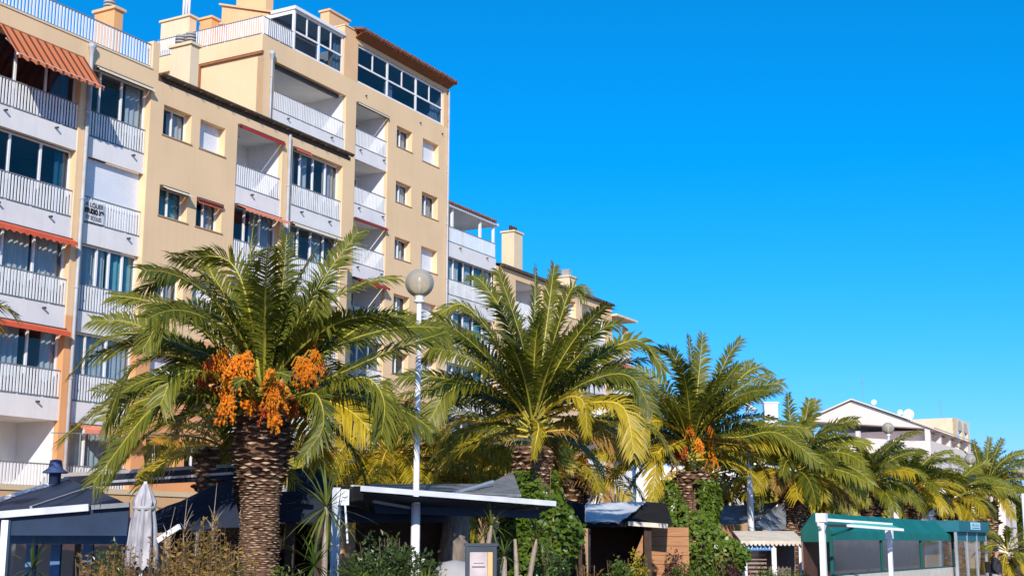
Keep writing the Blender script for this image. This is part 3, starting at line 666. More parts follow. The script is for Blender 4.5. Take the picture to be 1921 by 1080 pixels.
def palm_trunk(parent, r_low, r_top, z_neck, z_top, row=.055, around=15, lean=(0, 0), seed=1):
    """old leaf-base scars: low crescent ridges on the stem, bigger cut stubs with pale faces towards the head"""
    r = random.Random(seed); mb = MB()
    def rad(z):
        if z < z_neck: return r_low * (1.12 - .12 * min(1, z / 1.2)) * (1 - .05 * z / z_neck)
        t = (z - z_neck) / max(.01, z_top - z_neck); return r_low * .95 + (r_top - r_low * .95) * math.sin(min(1, t * 1.35) * math.pi / 2) - max(0, t - .8) * r_top * .9
    def cen(z): return V((lean[0] * z / z_top, lean[1] * z / z_top, 0))
    nz = 24
    vs = [cen(z_top * i / nz) + V((math.cos(2 * math.pi * j / 16) * rad(z_top * i / nz) * .97, math.sin(2 * math.pi * j / 16) * rad(z_top * i / nz) * .97, z_top * i / nz)) for i in range(nz + 1) for j in range(16)]
    mb.add(vs, [(i * 16 + j, i * 16 + (j + 1) % 16, (i + 1) * 16 + (j + 1) % 16, (i + 1) * 16 + j) for i in range(nz) for j in range(16)] + [tuple(range(nz * 16, nz * 16 + 16))])
    z, k = .02, 0
    while z < z_top - .02:
        t = max(0, (z - z_neck) / max(.01, z_top - z_neck)); big = min(1, t * 2.2); na = int(around * (1 - .30 * big))
        for j in range(na):
            a = 2 * math.pi * (j + .5 * (k % 2)) / na + r.uniform(-.10, .10); zz = z + r.uniform(-.35, .35) * row; rr = rad(zz) * (1 + .03 * math.sin(zz * 3.1 + a * 2 + seed))
            n = V((math.cos(a), math.sin(a), 0)); s = V((-n.y, n.x, 0)); c = cen(zz) + n * rr * .96 + V((0, 0, zz))
            w = math.pi * rr / na * (1.2 - .2 * big) * r.uniform(.75, 1.15); hh = row * (.55 + .95 * big) * r.uniform(.65, 1.3); pr = (.024 + .085 * big) * r.uniform(.35, 1.4) * (rr / .42) * (2.3 if r.random() < .05 else 1)
            e = c + n * pr + V((0, 0, hh * .55))
            L_, R_, T_, B_ = c - s * w, c + s * w, c + V((0, 0, hh)), c - V((0, 0, hh * .8))
            fw = w * .74; tilt = n * (pr * .35)
            el, er, et, eb = e - s * fw, e + s * fw, e + V((0, 0, hh * .30)) - tilt, e - V((0, 0, hh * .42)) + tilt * .3
            mb.cur = 0; o = mb.add((L_, B_, R_, T_, el, eb, er, et), ((0, 1, 5, 4), (1, 2, 6, 5), (2, 3, 7, 6), (3, 0, 4, 7)))
            mb.cur = 1 if r.random() < .72 else 0; mb.add((el, eb, er, et), ((0, 1, 2, 3),))
        z += row * (1 + .85 * big); k += 1
    return mb.build('trunk', [M['boot'], M['bootcut']], parent), rad
OCT = ((0, 2, 4), (2, 1, 4), (1, 3, 4), (3, 0, 4), (2, 0, 5), (1, 2, 5), (3, 1, 5), (0, 3, 5))
def dates(parent, base, out, length, mt='date', n=170, seed=1, size=.017, spread=.2):
    """a bunch of dates: bent stalk, a broom of hanging strands, many small oval fruits of mixed ripeness"""
    r = random.Random(seed); mb = MB(); base, out = V(base), V(out).normalized()
    tip = base + out * length * .45 + V((0, 0, length * .12)); mb.cur = 1; mb.tube([base, base.lerp(tip, .55) + V((0, 0, .08)), tip], [.02, .016, .012], 5)
    for k in range(max(6, n // 11)):
        d = V((r.gauss(0, .24), r.gauss(0, .24), -1)) + out * r.uniform(0, .35); d.normalize(); ls = length * r.uniform(.5, 1.15)
        a = tip + V((r.gauss(0, .03), r.gauss(0, .03), r.gauss(0, .03))); e = a + d * ls; md = a.lerp(e, .4) + out * .05 + V((r.gauss(0, .03), r.gauss(0, .03), 0))
        mb.cur = 1; mb.beam(a, md, .006, .006); mb.beam(md, e, .005, .005)
        for j in range(13):
            t = r.uniform(.12, 1); c = (a.lerp(md, t / .4) if t < .4 else md.lerp(e, (t - .4) / .6)) + V((r.gauss(0, .016), r.gauss(0, .016), r.gauss(0, .016))); q_ = size * r.uniform(.7, 1.2)
            mb.cur = 2 if r.random() < .16 else 0
            mb.add([c + V(q) for q in ((q_, 0, 0), (-q_, 0, 0), (0, q_, 0), (0, -q_, 0), (0, 0, q_ * 1.4), (0, 0, -q_ * 1.4))], OCT)
    return mb.build('date_bunch', [M[mt], M['datestalk'], M['datered']], parent)
def palm(label, xy, Y, r_low, r_top, z_neck, z_top, z_crown, L, n, seed, custom=(), ncl=0, clx=(), leaf=.5, gap=.036, wid=.017, emax=84, emin=-32, yellow=.25, lean=(0, 0), row=.055, around=15, group='date palms along the promenade', cat='palm tree', bend=(.75, 1.55), name='palm_tree', dry=.06, front=False):
    r = random.Random(seed); p = P(xy[0], xy[1], Y); base = V((p.x, p.y, 0))
    root = empty(name, base, 0, label, cat, group)
    palm_trunk(root, r_low, r_top, z_neck, z_top, row, around, lean, seed)
    crown = V((lean[0], lean[1], z_crown))
    for c in custom:
        pts, opt = (c[0], c[1]) if isinstance(c[0], (list, tuple)) and isinstance(c[1], dict) else (c, {})
        wp = [P(q[0], q[1], Y + q[2]) - base for q in pts]
        m_ = M[opt.get('m', 'frond')]
        frond(root, wp, m_, opt.get('leaf', leaf), gap, wid, opt.get('tw', r.uniform(-.5, .5)), opt.get('droop', .28), opt.get('vee', .5), r)
    for i in range(n):
        t = (i + .5) / n; az = i * 2.39996 + seed; el = R(emax + (emin - emax) * t ** .8 + r.uniform(-7, 7)); ll = L * r.uniform(.82, 1.08) * (.80 + .35 * math.sin(math.pi * min(1, t + .12)))
        if front and math.sin(az) < -.45 and el < R(42): continue
        bd = bend[0] + (bend[1] - bend[0]) * r.random() * (.45 + .55 * math.cos(el))
        o = V((math.cos(az), math.sin(az), 0)); q = crown + o * .13 + V((0, 0, (.5 - t) * .7)); pts = [q.copy()]; st = 9; saz = r.uniform(-.25, .25)
        for k in range(st):
            e = el - bd * ((k + .5) / st) ** 1.35
            a2 = az + saz * k / st; q = q + (V((math.cos(a2), math.sin(a2), 0)) * math.cos(e) + V((0, 0, math.sin(e)))) * ll / st; pts.append(q.copy())
        old = r.random()
        m_ = M['frond']
        if t > (.30 if yellow >= 1 else .55) and old < yellow * 2: m_ = M['frondy']
        if t > .80 and old > 1 - dry * 4: m_ = M['frondry']
        frond(root, pts, m_, leaf * r.uniform(.9, 1.1), gap, wid, r.uniform(-.6, .6), .3 if t < .5 else .42, .55, r)
    # pale emerging spear leaves in the middle
    for k in range(3):
        mb = MB(); d = V((r.uniform(-.1, .1), r.uniform(-.1, .1), 1)); mb.tube([crown, crown + d * L * .22, crown + d * L * .42], [.05, .04, .008], 6); mb.build('spear_leaf', M['frondy'], root)
    for k in range(ncl):
        a = k * 2.4 + seed * .7; o = V((math.cos(a), math.sin(a), .2)); dates(root, crown + o * .15 + V((0, 0, -.15 + .1 * (k % 3))), o, L * .26, 'date' if k % 4 else 'datered', 130, seed * 31 + k, .02 if Y < 40 else .03)
    for k, (cx, cy, dy, ln_, mt_, nn_) in enumerate(clx):
        e = P(cx, cy, Y + dy) - base; o = e - crown; o.z = max(o.z, -.1) ; dates(root, e - V((0, 0, -ln_ * .3)) - V((o.x, o.y, 0)).normalized() * ln_ * .4, V((o.x, o.y, .25)), ln_, mt_, nn_, seed * 77 + k, .021)
    return root
Fy = dict(m='frondy'); Fd = dict(m='frondry')
p1 = [
 ([(494, 760, 0), (480, 640, -.3), (468, 520, -.5), (476, 412, -.6)], dict(tw=.5)), ([(500, 750, 0), (515, 640, .4), (530, 540, .6), (538, 440, .8)], dict(tw=-1.0)),
 ([(503, 755, 0), (545, 640, -.4), (580, 560, -.6), (604, 545, -.7), (606, 610, -.8)], dict(tw=.9, droop=.4)), ([(505, 750, 0), (560, 620, .3), (610, 520, .6), (672, 434, .9)], dict(tw=.3)),
 ([(515, 750, 0), (610, 660, .2), (720, 592, .5), (792, 618, .7)], dict(tw=-.2)), ([(520, 750, 0), (640, 700, -.6), (740, 655, -.9), (838, 622, -1.1)], dict(tw=.3)),
 ([(525, 765, 0), (610, 730, -.6), (685, 708, -.9), (720, 750, -1.), (716, 815, -1)], dict(tw=.1, droop=.45)), ([(515, 765, 0), (560, 745, -.9), (596, 742, -1.2), (606, 800, -1.3), (565, 862, -1.4)], dict(tw=.5, leaf=.4)),
 ([(490, 740, 0), (470, 590, -.5), (430, 490, -.7), (335, 482, -.9)], dict(tw=.4)), ([(485, 745, 0), (420, 580, .1), (330, 518, .3), (240, 560, .5)], dict(tw=.2)),
 ([(480, 750, 0), (385, 625, -.7), (315, 590, -1.), (268, 655, -1.1)], dict(tw=.1)), ([(480, 755, 0), (350, 650, .5), (215, 628, .8), (134, 700, 1)], dict(tw=.1)),
 ([(478, 760, 0), (350, 672, -.8), (250, 690, -1.1), (198, 800, -1.2)], dict(tw=-.1)), ([(480, 765, 0), (340, 735, .4), (220, 745, .8), (108, 830, 1.1)], dict(tw=.1)),
 ([(478, 772, 0), (380, 742, -.9), (290, 762, -1.3), (175, 905, -1.5)], dict(tw=.15)), ([(480, 775, 0), (410, 775, -.9), (330, 785, -1.2), (262, 830, -1.4), (195, 915, -1.5)], dict(tw=.1)),
 ([(488, 740, 0), (455, 600, .4), (400, 520, .7), (385, 470, .9)], dict(tw=-.4)),
 ([(485, 755, 0), (380, 690, .9), (260, 610, 1.6), (170, 600, 2.)], dict(tw=-.3)), ([(515, 765, 0), (590, 770, .6), (680, 745, 1.2), (760, 770, 1.5)], dict()),
 ([(485, 765, 0), (390, 700, -1.2), (330, 705, -1.7), (300, 760, -1.9)], dict(tw=.2)),
]
p1 += [([(492, 775, -.3), (478, 745, -1.3), (462, 712, -1.9), (440, 720, -2.0)], dict(leaf=.3)), ([(497, 770, -.3), (503, 735, -1.3), (515, 700, -1.8), (545, 705, -2.0)], dict(leaf=.3))]
c1 = [(445, 700, -1.3, .62, 'date', 420), (465, 690, -1.4, .55, 'date', 300), (515, 745, -1.4, .5, 'date', 380), (400, 700, -1.0, .55, 'datered', 220), (575, 700, -1.0, .45, 'date', 300), (430, 770, -1.3, .5, 'date', 260), (515, 790, -1.3, .4, 'date', 220), (420, 690, -.9, .62, 'date', 320), (395, 710, -.8, .6, 'datered', 260), (435, 745, -.9, .5, 'date', 240), (505, 720, -1.1, .5, 'date', 240), (525, 745, -1.1, .5, 'date', 280), (560, 700, -.7, .55, 'date', 300), (585, 685, -.4, .5, 'date', 220), (590, 655, .3, .4, 'datered', 160), (500, 775, -1.1, .35, 'datered', 200), (545, 765, -.8, .35, 'datered', 160), (470, 770, -1.0, .35, 'date', 140)]
palm('large foreground date palm with heavy orange date bunches and bare scarred trunk', (489, 930), 25, .385, .47, 2.75, 4.35, 4.75, 3.45, 34, 3, p1, 0, c1, leaf=.64, wid=.023, gap=.034, bend=(.85, 1.65), row=.040, around=14, emax=80, emin=4, yellow=.06, front=True, dry=.0)
p2 = [
 ([(1000, 770, 0), (978, 640, -.3), (935, 508, -.5)], dict(tw=.5)), ([(1003, 760, 0), (1003, 620, .2), (1004, 502, .4)], dict(tw=-.9)), ([(1006, 760, 0), (1024, 620, .3), (1040, 497, .5)], dict(tw=.9)),
 ([(1010, 755, 0), (1048, 610, -.3), (1074, 540, -.5), (1098, 552, -.6)], dict(tw=.4)), ([(995, 755, 0), (930, 640, -.5), (870, 572, -.9), (822, 590, -1.1)], dict(tw=.2)), ([(990, 760, 0), (920, 670, .3), (845, 632, .6), (795, 680, .8)], dict(tw=.2)),
 ([(1012, 750, 0), (1075, 680, -.4), (1125, 620, -.6), (1160, 607, -.7)], dict(tw=.3)), ([(1015, 760, 0), (1110, 680, .2), (1195, 638, .5), (1250, 700, .7)], dict(tw=.1)), ([(1018, 768, 0), (1105, 715, -.7), (1180, 705, -1), (1225, 775, -1.1)], dict(tw=.2)),
 ([(1018, 775, 0), (1065, 745, -1), (1095, 755, -1.3), (1102, 815, -1.4)], dict(m='frondy', leaf=.38)), ([(1020, 775, 0), (1110, 755, -1.), (1170, 765, -1.4), (1190, 850, -1.5)], dict(m='frondy')), ([(985, 765, 0), (900, 720, -.8), (840, 735, -1.2), (795, 810, -1.4)], dict(tw=.1)),
 ([(985, 775, 0), (915, 790, -1), (860, 790, -1.3), (815, 850, -1.5)], dict(m='frondy')), ([(1000, 785, 0), (1010, 800, -1.2), (1005, 830, -1.5), (1000, 860, -1.5)], dict(m='frondy', leaf=.3)), ([(998, 755, 0), (955, 610, .6), (905, 530, 1.), (880, 520, 1.1)], dict(tw=-.3)),
 ([(1020, 780, 0), (1140, 790, .5), (1220, 800, .9), (1270, 870, 1.1)], dict(m='frondy')),
]
palm('tall date palm right of the globe lamp with ivy climbing its trunk', (1000, 930), 33, .40, .45, 3.4, 4.3, 4.85, 3.3, 38, 11, p2, 0, [], leaf=.62, gap=.038, wid=.028, front=True, emax=80, emin=8, yellow=.3, bend=(.7, 1.35))
p3 = [
 ([(1297, 810, 0), (1282, 720, -.4), (1258, 662, -.7), (1205, 650, -.9)], dict(tw=.3)), ([(1299, 800, 0), (1300, 715, .2), (1292, 630, .4)], dict(tw=.8)), ([(1301, 800, 0), (1310, 715, .2), (1318, 628, .4)], dict(tw=-.8)),
 ([(1303, 800, 0), (1345, 715, -.2), (1368, 665, -.3), (1390, 636, -.4)], dict(tw=.4)), ([(1303, 805, 0), (1342, 740, -.4), (1385, 682, -.6)], dict(tw=.6)), ([(1306, 808, 0), (1365, 735, .2), (1415, 690, .4), (1450, 702, .5)], dict(tw=.2)),
 ([(1308, 812, 0), (1370, 765, -.4), (1420, 728, -.7), (1468, 716, -.8)], dict(tw=.3)), ([(1310, 818, 0), (1390, 785, .3), (1455, 785, .6), (1510, 830, .8)], dict()), ([(1310, 820, 0), (1390, 820, -.6), (1460, 812, -1), (1540, 870, -1.3)], dict(tw=.1)),
 ([(1290, 812, 0), (1245, 745, -.8), (1205, 750, -1.1), (1195, 840, -1.2)], dict(m='frondy')), ([(1290, 818, 0), (1240, 790, -1), (1210, 800, -1.4), (1190, 860, -1.5)], dict(m='frondy')), ([(1305, 822, 0), (1350, 830, -1), (1400, 840, -1.4), (1440, 890, -1.6)], dict(m='frondry')),
 ([(1290, 822, 0), (1260, 835, -.9), (1235, 850, -1.2), (1225, 930, -1.3)], dict(m='frondy')),
]
palm('date palm with ivy covered trunk and small orange dates in front of open sky', (1300, 930), 43, .46, .52, 3.2, 4.2, 4.9, 3.5, 50, 23, p3, 2, [(1295, 810, -.8, .5, 'date', 140), (1310, 840, -1.2, .6, 'date', 180), (1330, 815, -.6, .45, 'date', 120), (1285, 850, -.8, .4, 'datered', 120)], leaf=.62, gap=.048, wid=.031, front=True, emax=78, emin=8, yellow=.3, bend=(.7, 1.35))
far = dict(gap=.062, wid=.042, leaf=.55, row=.08, around=11)
palm('squat date palm half hidden behind the large foreground palm trunk', (418, 870), 29.5, .42, .58, 2.6, 4.0, 4.2, 2.6, 22, 31, leaf=.45, gap=.05, wid=.02, emax=60, emin=5, bend=(.9, 1.4), yellow=.5, row=.06)
palm('yellowing date palm behind the globe lamp post', (735, 930), 36.5, .42, .52, 2.6, 3.7, 4.25, 3.5, 66, 41, [], 5, gap=.05, wid=.024, leaf=.5, emax=70, emin=-25, yellow=1.0, bend=(.9, 1.6))
palm('yellowing date palm with red dates left of the ivy covered tall palm', (872, 930), 40, .42, .52, 2.6, 3.5, 4.05, 3.2, 50, 43, [], 5, gap=.05, wid=.024, leaf=.5, emax=60, emin=-25, yellow=1.0, bend=(.9, 1.6))
palm('leaning date palm with scarred trunk between two ivy covered palms', (1078, 930), 44, .44, .56, 2.7, 4.1, 4.5, 3.3, 38, 47, [], 4, **{**far, 'gap': .055, 'wid': .026}, emax=70, emin=-6, yellow=.9, lean=(-.25, 0))
palm('date palm with pale trunk behind the white tarpaulin roof', (1335, 930), 54, .46, .56, 2.9, 4.0, 4.7, 3.4, 44, 53, [], 3, **far, yellow=.6)
palm('date palm beside the slim floodlight mast with reddish brown trunk', (1489, 930), 50, .50, .55, 3.0, 4.4, 4.6, 2.9, 50, 59, [
 ([(1488, 850, 0), (1482, 790, 0), (1478, 738, 0)], dict(tw=.8)), ([(1492, 850, 0), (1510, 790, 0), (1518, 748, 0)], dict(tw=.6)), ([(1495, 850, 0), (1520, 790, .3), (1532, 750, .4)], dict(tw=.6))], 2, **far, emax=68, emin=-8, yellow=.3)
palm('slender leaning date palm directly behind the reddish brown trunk', (1514, 940), 61, .40, .48, 3.0, 4.0, 4.6, 2.9, 30, 61, [], 2, **far, yellow=.6, emax=60, lean=(.1, 0))
palm('date palm rising just behind the green tent roof', (1628, 940), 63, .45, .55, 2.8, 4.0, 4.8, 2.9, 42, 67, [], 3, **far, emax=76, emin=-8, yellow=.3)
palm('stubby date palm with orange pineapple shaped trunk top behind the tent', (1590, 950), 70, .55, .72, 2.4, 4.0, 4.2, 3.0, 26, 71, [], 2, **far, emax=55, emin=-20, yellow=1.0)
palm('date palm with orange dates left of the far globe lamp', (1708, 940), 72, .45, .55, 3.0, 4.3, 4.9, 3.1, 40, 73, [], 6, **{**far, 'leaf': .6}, emax=72, emin=-8, yellow=.3)
palm('date palm with thick pineapple trunk beside the teal kiosk', (1785, 950), 78, .60, .78, 2.6, 4.1, 4.4, 3.0, 34, 79, [], 2, **{**far, 'leaf': .6}, emax=62, emin=-6, yellow=.35)
palm('rightmost tall date palm with upright fronds against open sky', (1850, 950), 88, .55, .72, 2.2, 4.6, 5.4, 3.7, 38, 83, [
 ([(1850, 905, 0), (1835, 865, 0), (1826, 826, 0)], dict(tw=.6)), ([(1852, 900, 0), (1852, 860, 0), (1856, 820, 0)], dict(tw=-.6)), ([(1854, 900, 0), (1866, 855, 0), (1880, 822, 0)], dict(tw=.5)), ([(1856, 905, 0), (1880, 870, 0), (1910, 862, 0)], dict()), ([(1856, 912, 0), (1890, 892, 0), (1925, 880, 0)], dict(m='frondy')), ([(1856, 915, 0), (1890, 920, 0), (1921, 918, 0)], dict())], 2, **{**far, 'leaf': .6}, emax=74, emin=-6, yellow=.25)
palm('short palm with yellow green fan of fronds at the far right behind the walker', (1888, 1000), 60, .30, .34, .7, 1.3, 1.6, 1.5, 26, 89, [], 1, gap=.05, wid=.03, leaf=.35, row=.08, around=9, emax=75, emin=-35, yellow=.7)
palm('date palm standing beyond the left edge with one frond reaching in', (-215, 900), 24, .40, .50, 2.9, 4.2, 4.7, 1.5, 9, 97, [([(-190, 700, 0), (-90, 590, 0), (-10, 570, 0), (33, 592, 0)], dict()), ([(-190, 700, 0), (-90, 600, 0), (-25, 590, .3), (0, 625, .3)], dict(m='frondry'))], 0, emax=80, emin=-15)
# ------------------------------------------------------------------ shrubs and small plants
def leaves(mb, blobs, n, size, r, asp=.5, outward=.6):
    tot = sum(b_[1][0] * b_[1][1] + b_[1][0] * b_[1][2] for b_ in blobs)
    for c, e in blobs:
        c = V(c); k = int(n * (e[0] * e[1] + e[0] * e[2]) / tot)
        for _ in range(k):
            d = V((r.gauss(0, 1), r.gauss(0, 1), r.gauss(0, 1))).normalized(); s = r.uniform(.55, 1.06) * (1 + .22 * math.sin(d.x * 5 + c.x * 9) * math.sin(d.z * 6 + c.y * 7))
            p = c + V((d.x * e[0], d.y * e[1], d.z * e[2])) * s
            if p.z < .02: continue
            t = (d * outward + V((r.gauss(0, .6), r.gauss(0, .6), r.gauss(0, .6)))).normalized(); q = t.cross(V((r.gauss(0, 1), r.gauss(0, 1), r.gauss(0, 1)))).normalized()
            l = size * r.uniform(.7, 1.3); w = l * asp * .5; nn = t.cross(q) * l * .12
            mb.add((p, p + t * l * .45 + q * w - nn, p + t * l, p + t * l * .45 - q * w - nn), ((0, 1, 2, 3),))
def shrub(label, x, ytop, Y, wpx, mt='shrub', n=1500, size=.09, seed=1, group=None, name='shrub', blobs=None, stems=7, depth=.5, asp=.5, cat='shrub'):
    r = random.Random(seed); p = P(x, ytop, Y); h = p.z; w = wpx * Y / F_PX / 2
    root = empty(name, (p.x, p.y, 0), 0, label, cat, group); mb = MB(); bl = []
    for k in range(9):
        a = r.uniform(-1, 1); f = r.uniform(.35, 1.0); rr = w * r.uniform(.32, .5); rz = h * r.uniform(.14, .24)
        bl.append(((a * (w - rr * .7), r.uniform(-depth, depth), max(rz * .6, h * f * (1 - .22 * a * a) - rz)), (rr, depth * .6 + .1, rz)))
    bl.append(((0, 0, h * .45), (w * .8, depth, h * .42))); leaves(mb, bl, n, size, r, asp)
    mb.build('foliage', M[mt], root)
    s = MB()
    for k in range(stems):
        a = r.uniform(-.7, .7) * w; s.tube([(a * .5, r.uniform(-.2, .2), 0), (a * .8, r.uniform(-.3, .3), h * .4), (a * 1.1, r.uniform(-.3, .3), h * .85)], [.022, .016, .006], 5)
    s.build('stem', M['stem'], root); return root
def ivy(label, x, Y, rad, z0, z1, n, seed, bulge=(), lean=0):
    r = random.Random(seed); p = P(x, 950, Y); root = empty('ivy', (p.x, p.y, 0), 0, label, 'ivy', 'ivy climbing palm trunks'); mb = MB()
    for _ in range(n):
        u = r.random(); z = z0 + (z1 - z0) * u; a = r.uniform(0, 2 * math.pi)
        if u > .74 and math.sin(a * 3 + seed + z * 1.5) < (u - .74) * 4.5 - 1: continue
        rr = rad * (1.1 + .35 * (1 - u)) + .16 * math.sin(a * 2.3 + z * 2.1 + seed) + r.uniform(-.08, .10)
        rr = max(rr, rad * 1.12)
        for bx, bz, bw in bulge: rr += bw * math.exp(-((z - bz) / .5) ** 2) * max(0, math.cos(a - bx))
        d = V((math.cos(a), math.sin(a), 0)); q = d * rr + V((0, 0, z)); t = (d * .7 + V((r.gauss(0, .5), r.gauss(0, .5), -.7 + r.gauss(0, .4)))).normalized(); s = t.cross(d + V((r.gauss(0, .4), r.gauss(0, .4), r.gauss(0, .4)))).normalized()
        l = r.uniform(.10, .18); w = l * .5; mb.add((q, q + t * l * .4 + s * w, q + t * l, q + t * l * .4 - s * w), ((0, 1, 2, 3),))
    mb.build('foliage', M['ivy'], root); s = MB()
    for k in range(6):
        a = k * 1.05 + seed; s.tube([(math.cos(a + z * .2) * rad * 1.04, math.sin(a + z * .2) * rad * 1.04, z) for z in [z0 + (z1 - z0) * i / 8 for i in range(9)]], .015, 5)
    s.build('stem', M['stem'], root)
ivy('ivy sleeve on the tall palm right of the globe lamp', 1000, 33, .45, 0, 3.7, 6000, 2, ((-1.2, 1.6, .35), (-.6, 2.3, .45)))
ivy('broad bushy ivy mass on the palm with small orange dates', 1300, 43, .58, 0, 3.95, 10000, 5, ((-2.4, 2.5, .75), (-2.1, 1.6, .6), (-.5, 1.7, .75), (-1.5, 1., .6), (-1.6, 2.0, .35)))
def spiky(label, x, y, Y, L, n, seed, mt='yucca', stem=True, wid=.035, el=(80, -45), droop=.5, group='spiky plants in the promenade bed', name='spiky_plant', base_off=(0, 0)):
    """rosette of sword blades on a bare stem"""
    r = random.Random(seed); p = P(x, y, Y); root = empty(name, (p.x, p.y, 0), 0, label, 'spiky plant', group); mb = MB(); c = V((0, 0, p.z))
    for k in range(n):
        a = k * 2.4 + r.uniform(-.3, .3); e = R(el[0] + (el[1] - el[0]) * k / n + r.uniform(-10, 10)); l = L * r.uniform(.75, 1.1); h = V((math.cos(a), math.sin(a), 0)); s = V((-h.y, h.x, 0)); q = c.copy(); pr = []
        for i in range(5):
            pr.append((q.copy(), wid * (.6, 1, .85, .5, .04)[i] * .5)); ee = e - droop * i * .28; q += (h * math.cos(ee) + V((0, 0, math.sin(ee)))) * l / 4
        for (a0, w0), (a1, w1) in zip(pr, pr[1:]): mb.quad(a0 - s * w0, a0 + s * w0, a1 + s * w1, a1 - s * w1)
    mb.build('blade', M[mt], root)
    if stem:
        s = MB(); s.tube([(base_off[0], base_off[1], 0), (base_off[0] * .4, base_off[1] * .4, p.z * .5), (0, 0, p.z)], [.06, .05, .045], 7); s.build('stem', M['greystem'], root)
    return root
def fanpalm(label, x, y, Y, rad, seed):
    r = random.Random(seed); p = P(x, y, Y); root = empty('fan_palm', (p.x, p.y, 0), 0, label, 'fan palm')
    for a, e, sc in ((-.5, 62, 1.), (.45, 70, 1.05), (-1.2, 40, .9), (1.2, 42, .9), (0, 88, .9), (.1, 20, .8)):
        mb = MB(); d = V((math.sin(a) * math.cos(R(e)), -.25, math.sin(R(e)))).normalized(); hub = V((0, 0, p.z * .55)) + d * .18; s = d.cross(V((0, 1, 0))).normalized(); mb.tube([(0, 0, .05), hub], [.02, .012], 5)
        for k in range(26):
            t = R(-78 + 156 * k / 25); dd = (d * math.cos(t) + s * math.sin(t)).normalized(); l = rad * sc * (1 - .25 * abs(t) / 1.4) * r.uniform(.9, 1.06); w = s * math.cos(t) - d * math.sin(t); m_ = hub + dd * l * .6 + V((0, -.04 * (k % 2), 0))
            mb.add((hub, m_ + w * .02 * rad / .55, hub + dd * l + V((0, -.05, -.05)), m_ - w * .02 * rad / .55), ((0, 1, 2, 3),))
        mb.build('frond', M['frondy' if r.random() < .7 else 'yucca'], root)
dg = 'dry golden shrubs in the left bed'
for k, (x, yt, Y, w, n) in enumerate([(215, 1040, 20.5, 130, 800), (300, 1012, 21.5, 110, 800), (352, 990, 22, 70, 800), (415, 968, 22.3, 60, 800), (262, 1030, 19.5, 90, 500), (440, 1020, 21, 60, 500), (380, 1030, 20, 90, 700)]):
    rr = random.Random(400 + k); p = P(x, yt, Y); h = p.z; wd = w * Y / F_PX / 2
    root = empty('dry_shrub', (p.x, p.y, 0), 0, ['low dry golden shrub under the blue timber screen', 'dry golden shrub at the foot of the folded parasol', 'upright dry golden shrub right of the folded parasol', 'tallest dry golden shrub close beside the foreground palm trunk', 'small dry golden shrub in front of the folded parasol', 'dry golden shrub touching the base of the foreground palm trunk', 'wide dry golden shrub in front of the green leafy hedge'][k], 'shrub', dg)
    mb, st = MB(), MB()
    for i in range(34):
        a = V((rr.uniform(-wd, wd), rr.uniform(-.4, .4), 0)); e = a * 1.15 + V((rr.uniform(-.12, .12), rr.uniform(-.1, .1), h * rr.uniform(.62, 1.04))); md = a.lerp(e, .5) + V((rr.uniform(-.05, .05), 0, 0)); st.tube([a, md, e], [.009, .007, .003], 4)
        for j in range(int(n / 16)):
            q = a.lerp(e, rr.uniform(.2, 1)); t = V((rr.gauss(0, 1), rr.gauss(0, 1), rr.gauss(.5, .6))).normalized(); s = t.cross(V((rr.gauss(0, 1), rr.gauss(0, 1), rr.gauss(0, 1)))).normalized(); l = rr.uniform(.05, .11)
            mb.add((q, q + t * l * .5 + s * l * .2, q + t * l, q + t * l * .5 - s * l * .2), ((0, 1, 2, 3),))
    mb.build('foliage', M['dryshrub'], root); st.build('stem', M['stem'], root)
for k, (x, yt, Y) in enumerate([(350, 925, 23), (318, 950, 23.2), (405, 905, 23)]):      # bare twigs
    rr = random.Random(90 + k); p = P(x, yt, Y); root = empty('bare_sapling', (p.x, p.y, 0), 0, ['bare forked grey sapling left of the foreground palm', 'thin bare sapling just right of the folded parasol', 'taller bare twisted sapling nearest the foreground palm trunk'][k], 'sapling', 'bare saplings in the left bed'); mb = MB()
    tr = [(0, 0, 0), (.03, 0, p.z * .5), (-.02, 0, p.z * .75), (.02 + .08 * (k % 2), 0, p.z)]; mb.tube(tr, [.016, .013, .009, .003], 6)
    for j in range(12):
        z = p.z * rr.uniform(.5, .85); d = V((rr.choice((-1, 1)) * rr.uniform(.05, .16), rr.uniform(-.1, .1), rr.uniform(.12, .32))); mb.tube([(0, 0, z), V((0, 0, z)) + d * .5 + V((0, 0, .02)), V((0, 0, z)) + d], [.007, .005, .002], 5)
    mb.build('branch', M['greystem'], root)
shrub('bright green strappy hedge behind the dry shrubs', 405, 985, 23.4, 95, 'hedge', 900, .16, 12, asp=.28, name='hedge', cat='hedge')
shrub('large glossy dark green shrub right of the grey awning post', 735, 975, 22, 215, 'shrub', 7500, .085, 13, stems=4)
shrub('low spreading green shrub at the bottom between yucca and menu board', 690, 1052, 20.6, 130, 'hedge', 1600, .07, 35, stems=4)
shrub('low mixed green shrub at the foot of the yucca by the grey post', 535, 1056, 21.2, 90, 'ivy', 1300, .07, 36, stems=4)
shrub('upright leafy crown of the glossy shrub under the awning end', 745, 968, 22.8, 60, 'shrub', 700, .08, 14)
shrub('low green shrub left of the menu board', 842, 1050, 21, 70, 'hedge', 900, .07, 15)
shrub('clipped bright green hedge right of the menu board', 1022, 1056, 22, 100, 'hedge', 2200, .055, 16, name='hedge', cat='hedge')
shrub('dark leafy shrub under the ivy covered tall palm', 1035, 1010, 30, 70, 'shrub', 1500, .09, 17)
shrub('dry feathery brown grass clump left of the dark timber kiosk', 1100, 1035, 28, 70, 'frondry', 1300, .14, 18, asp=.12, name='grass_clump', cat='grass clump')
shrub('yellow green shrub in front of the dark timber kiosk', 1160, 1028, 33, 70, 'hedge', 1300, .09, 19)
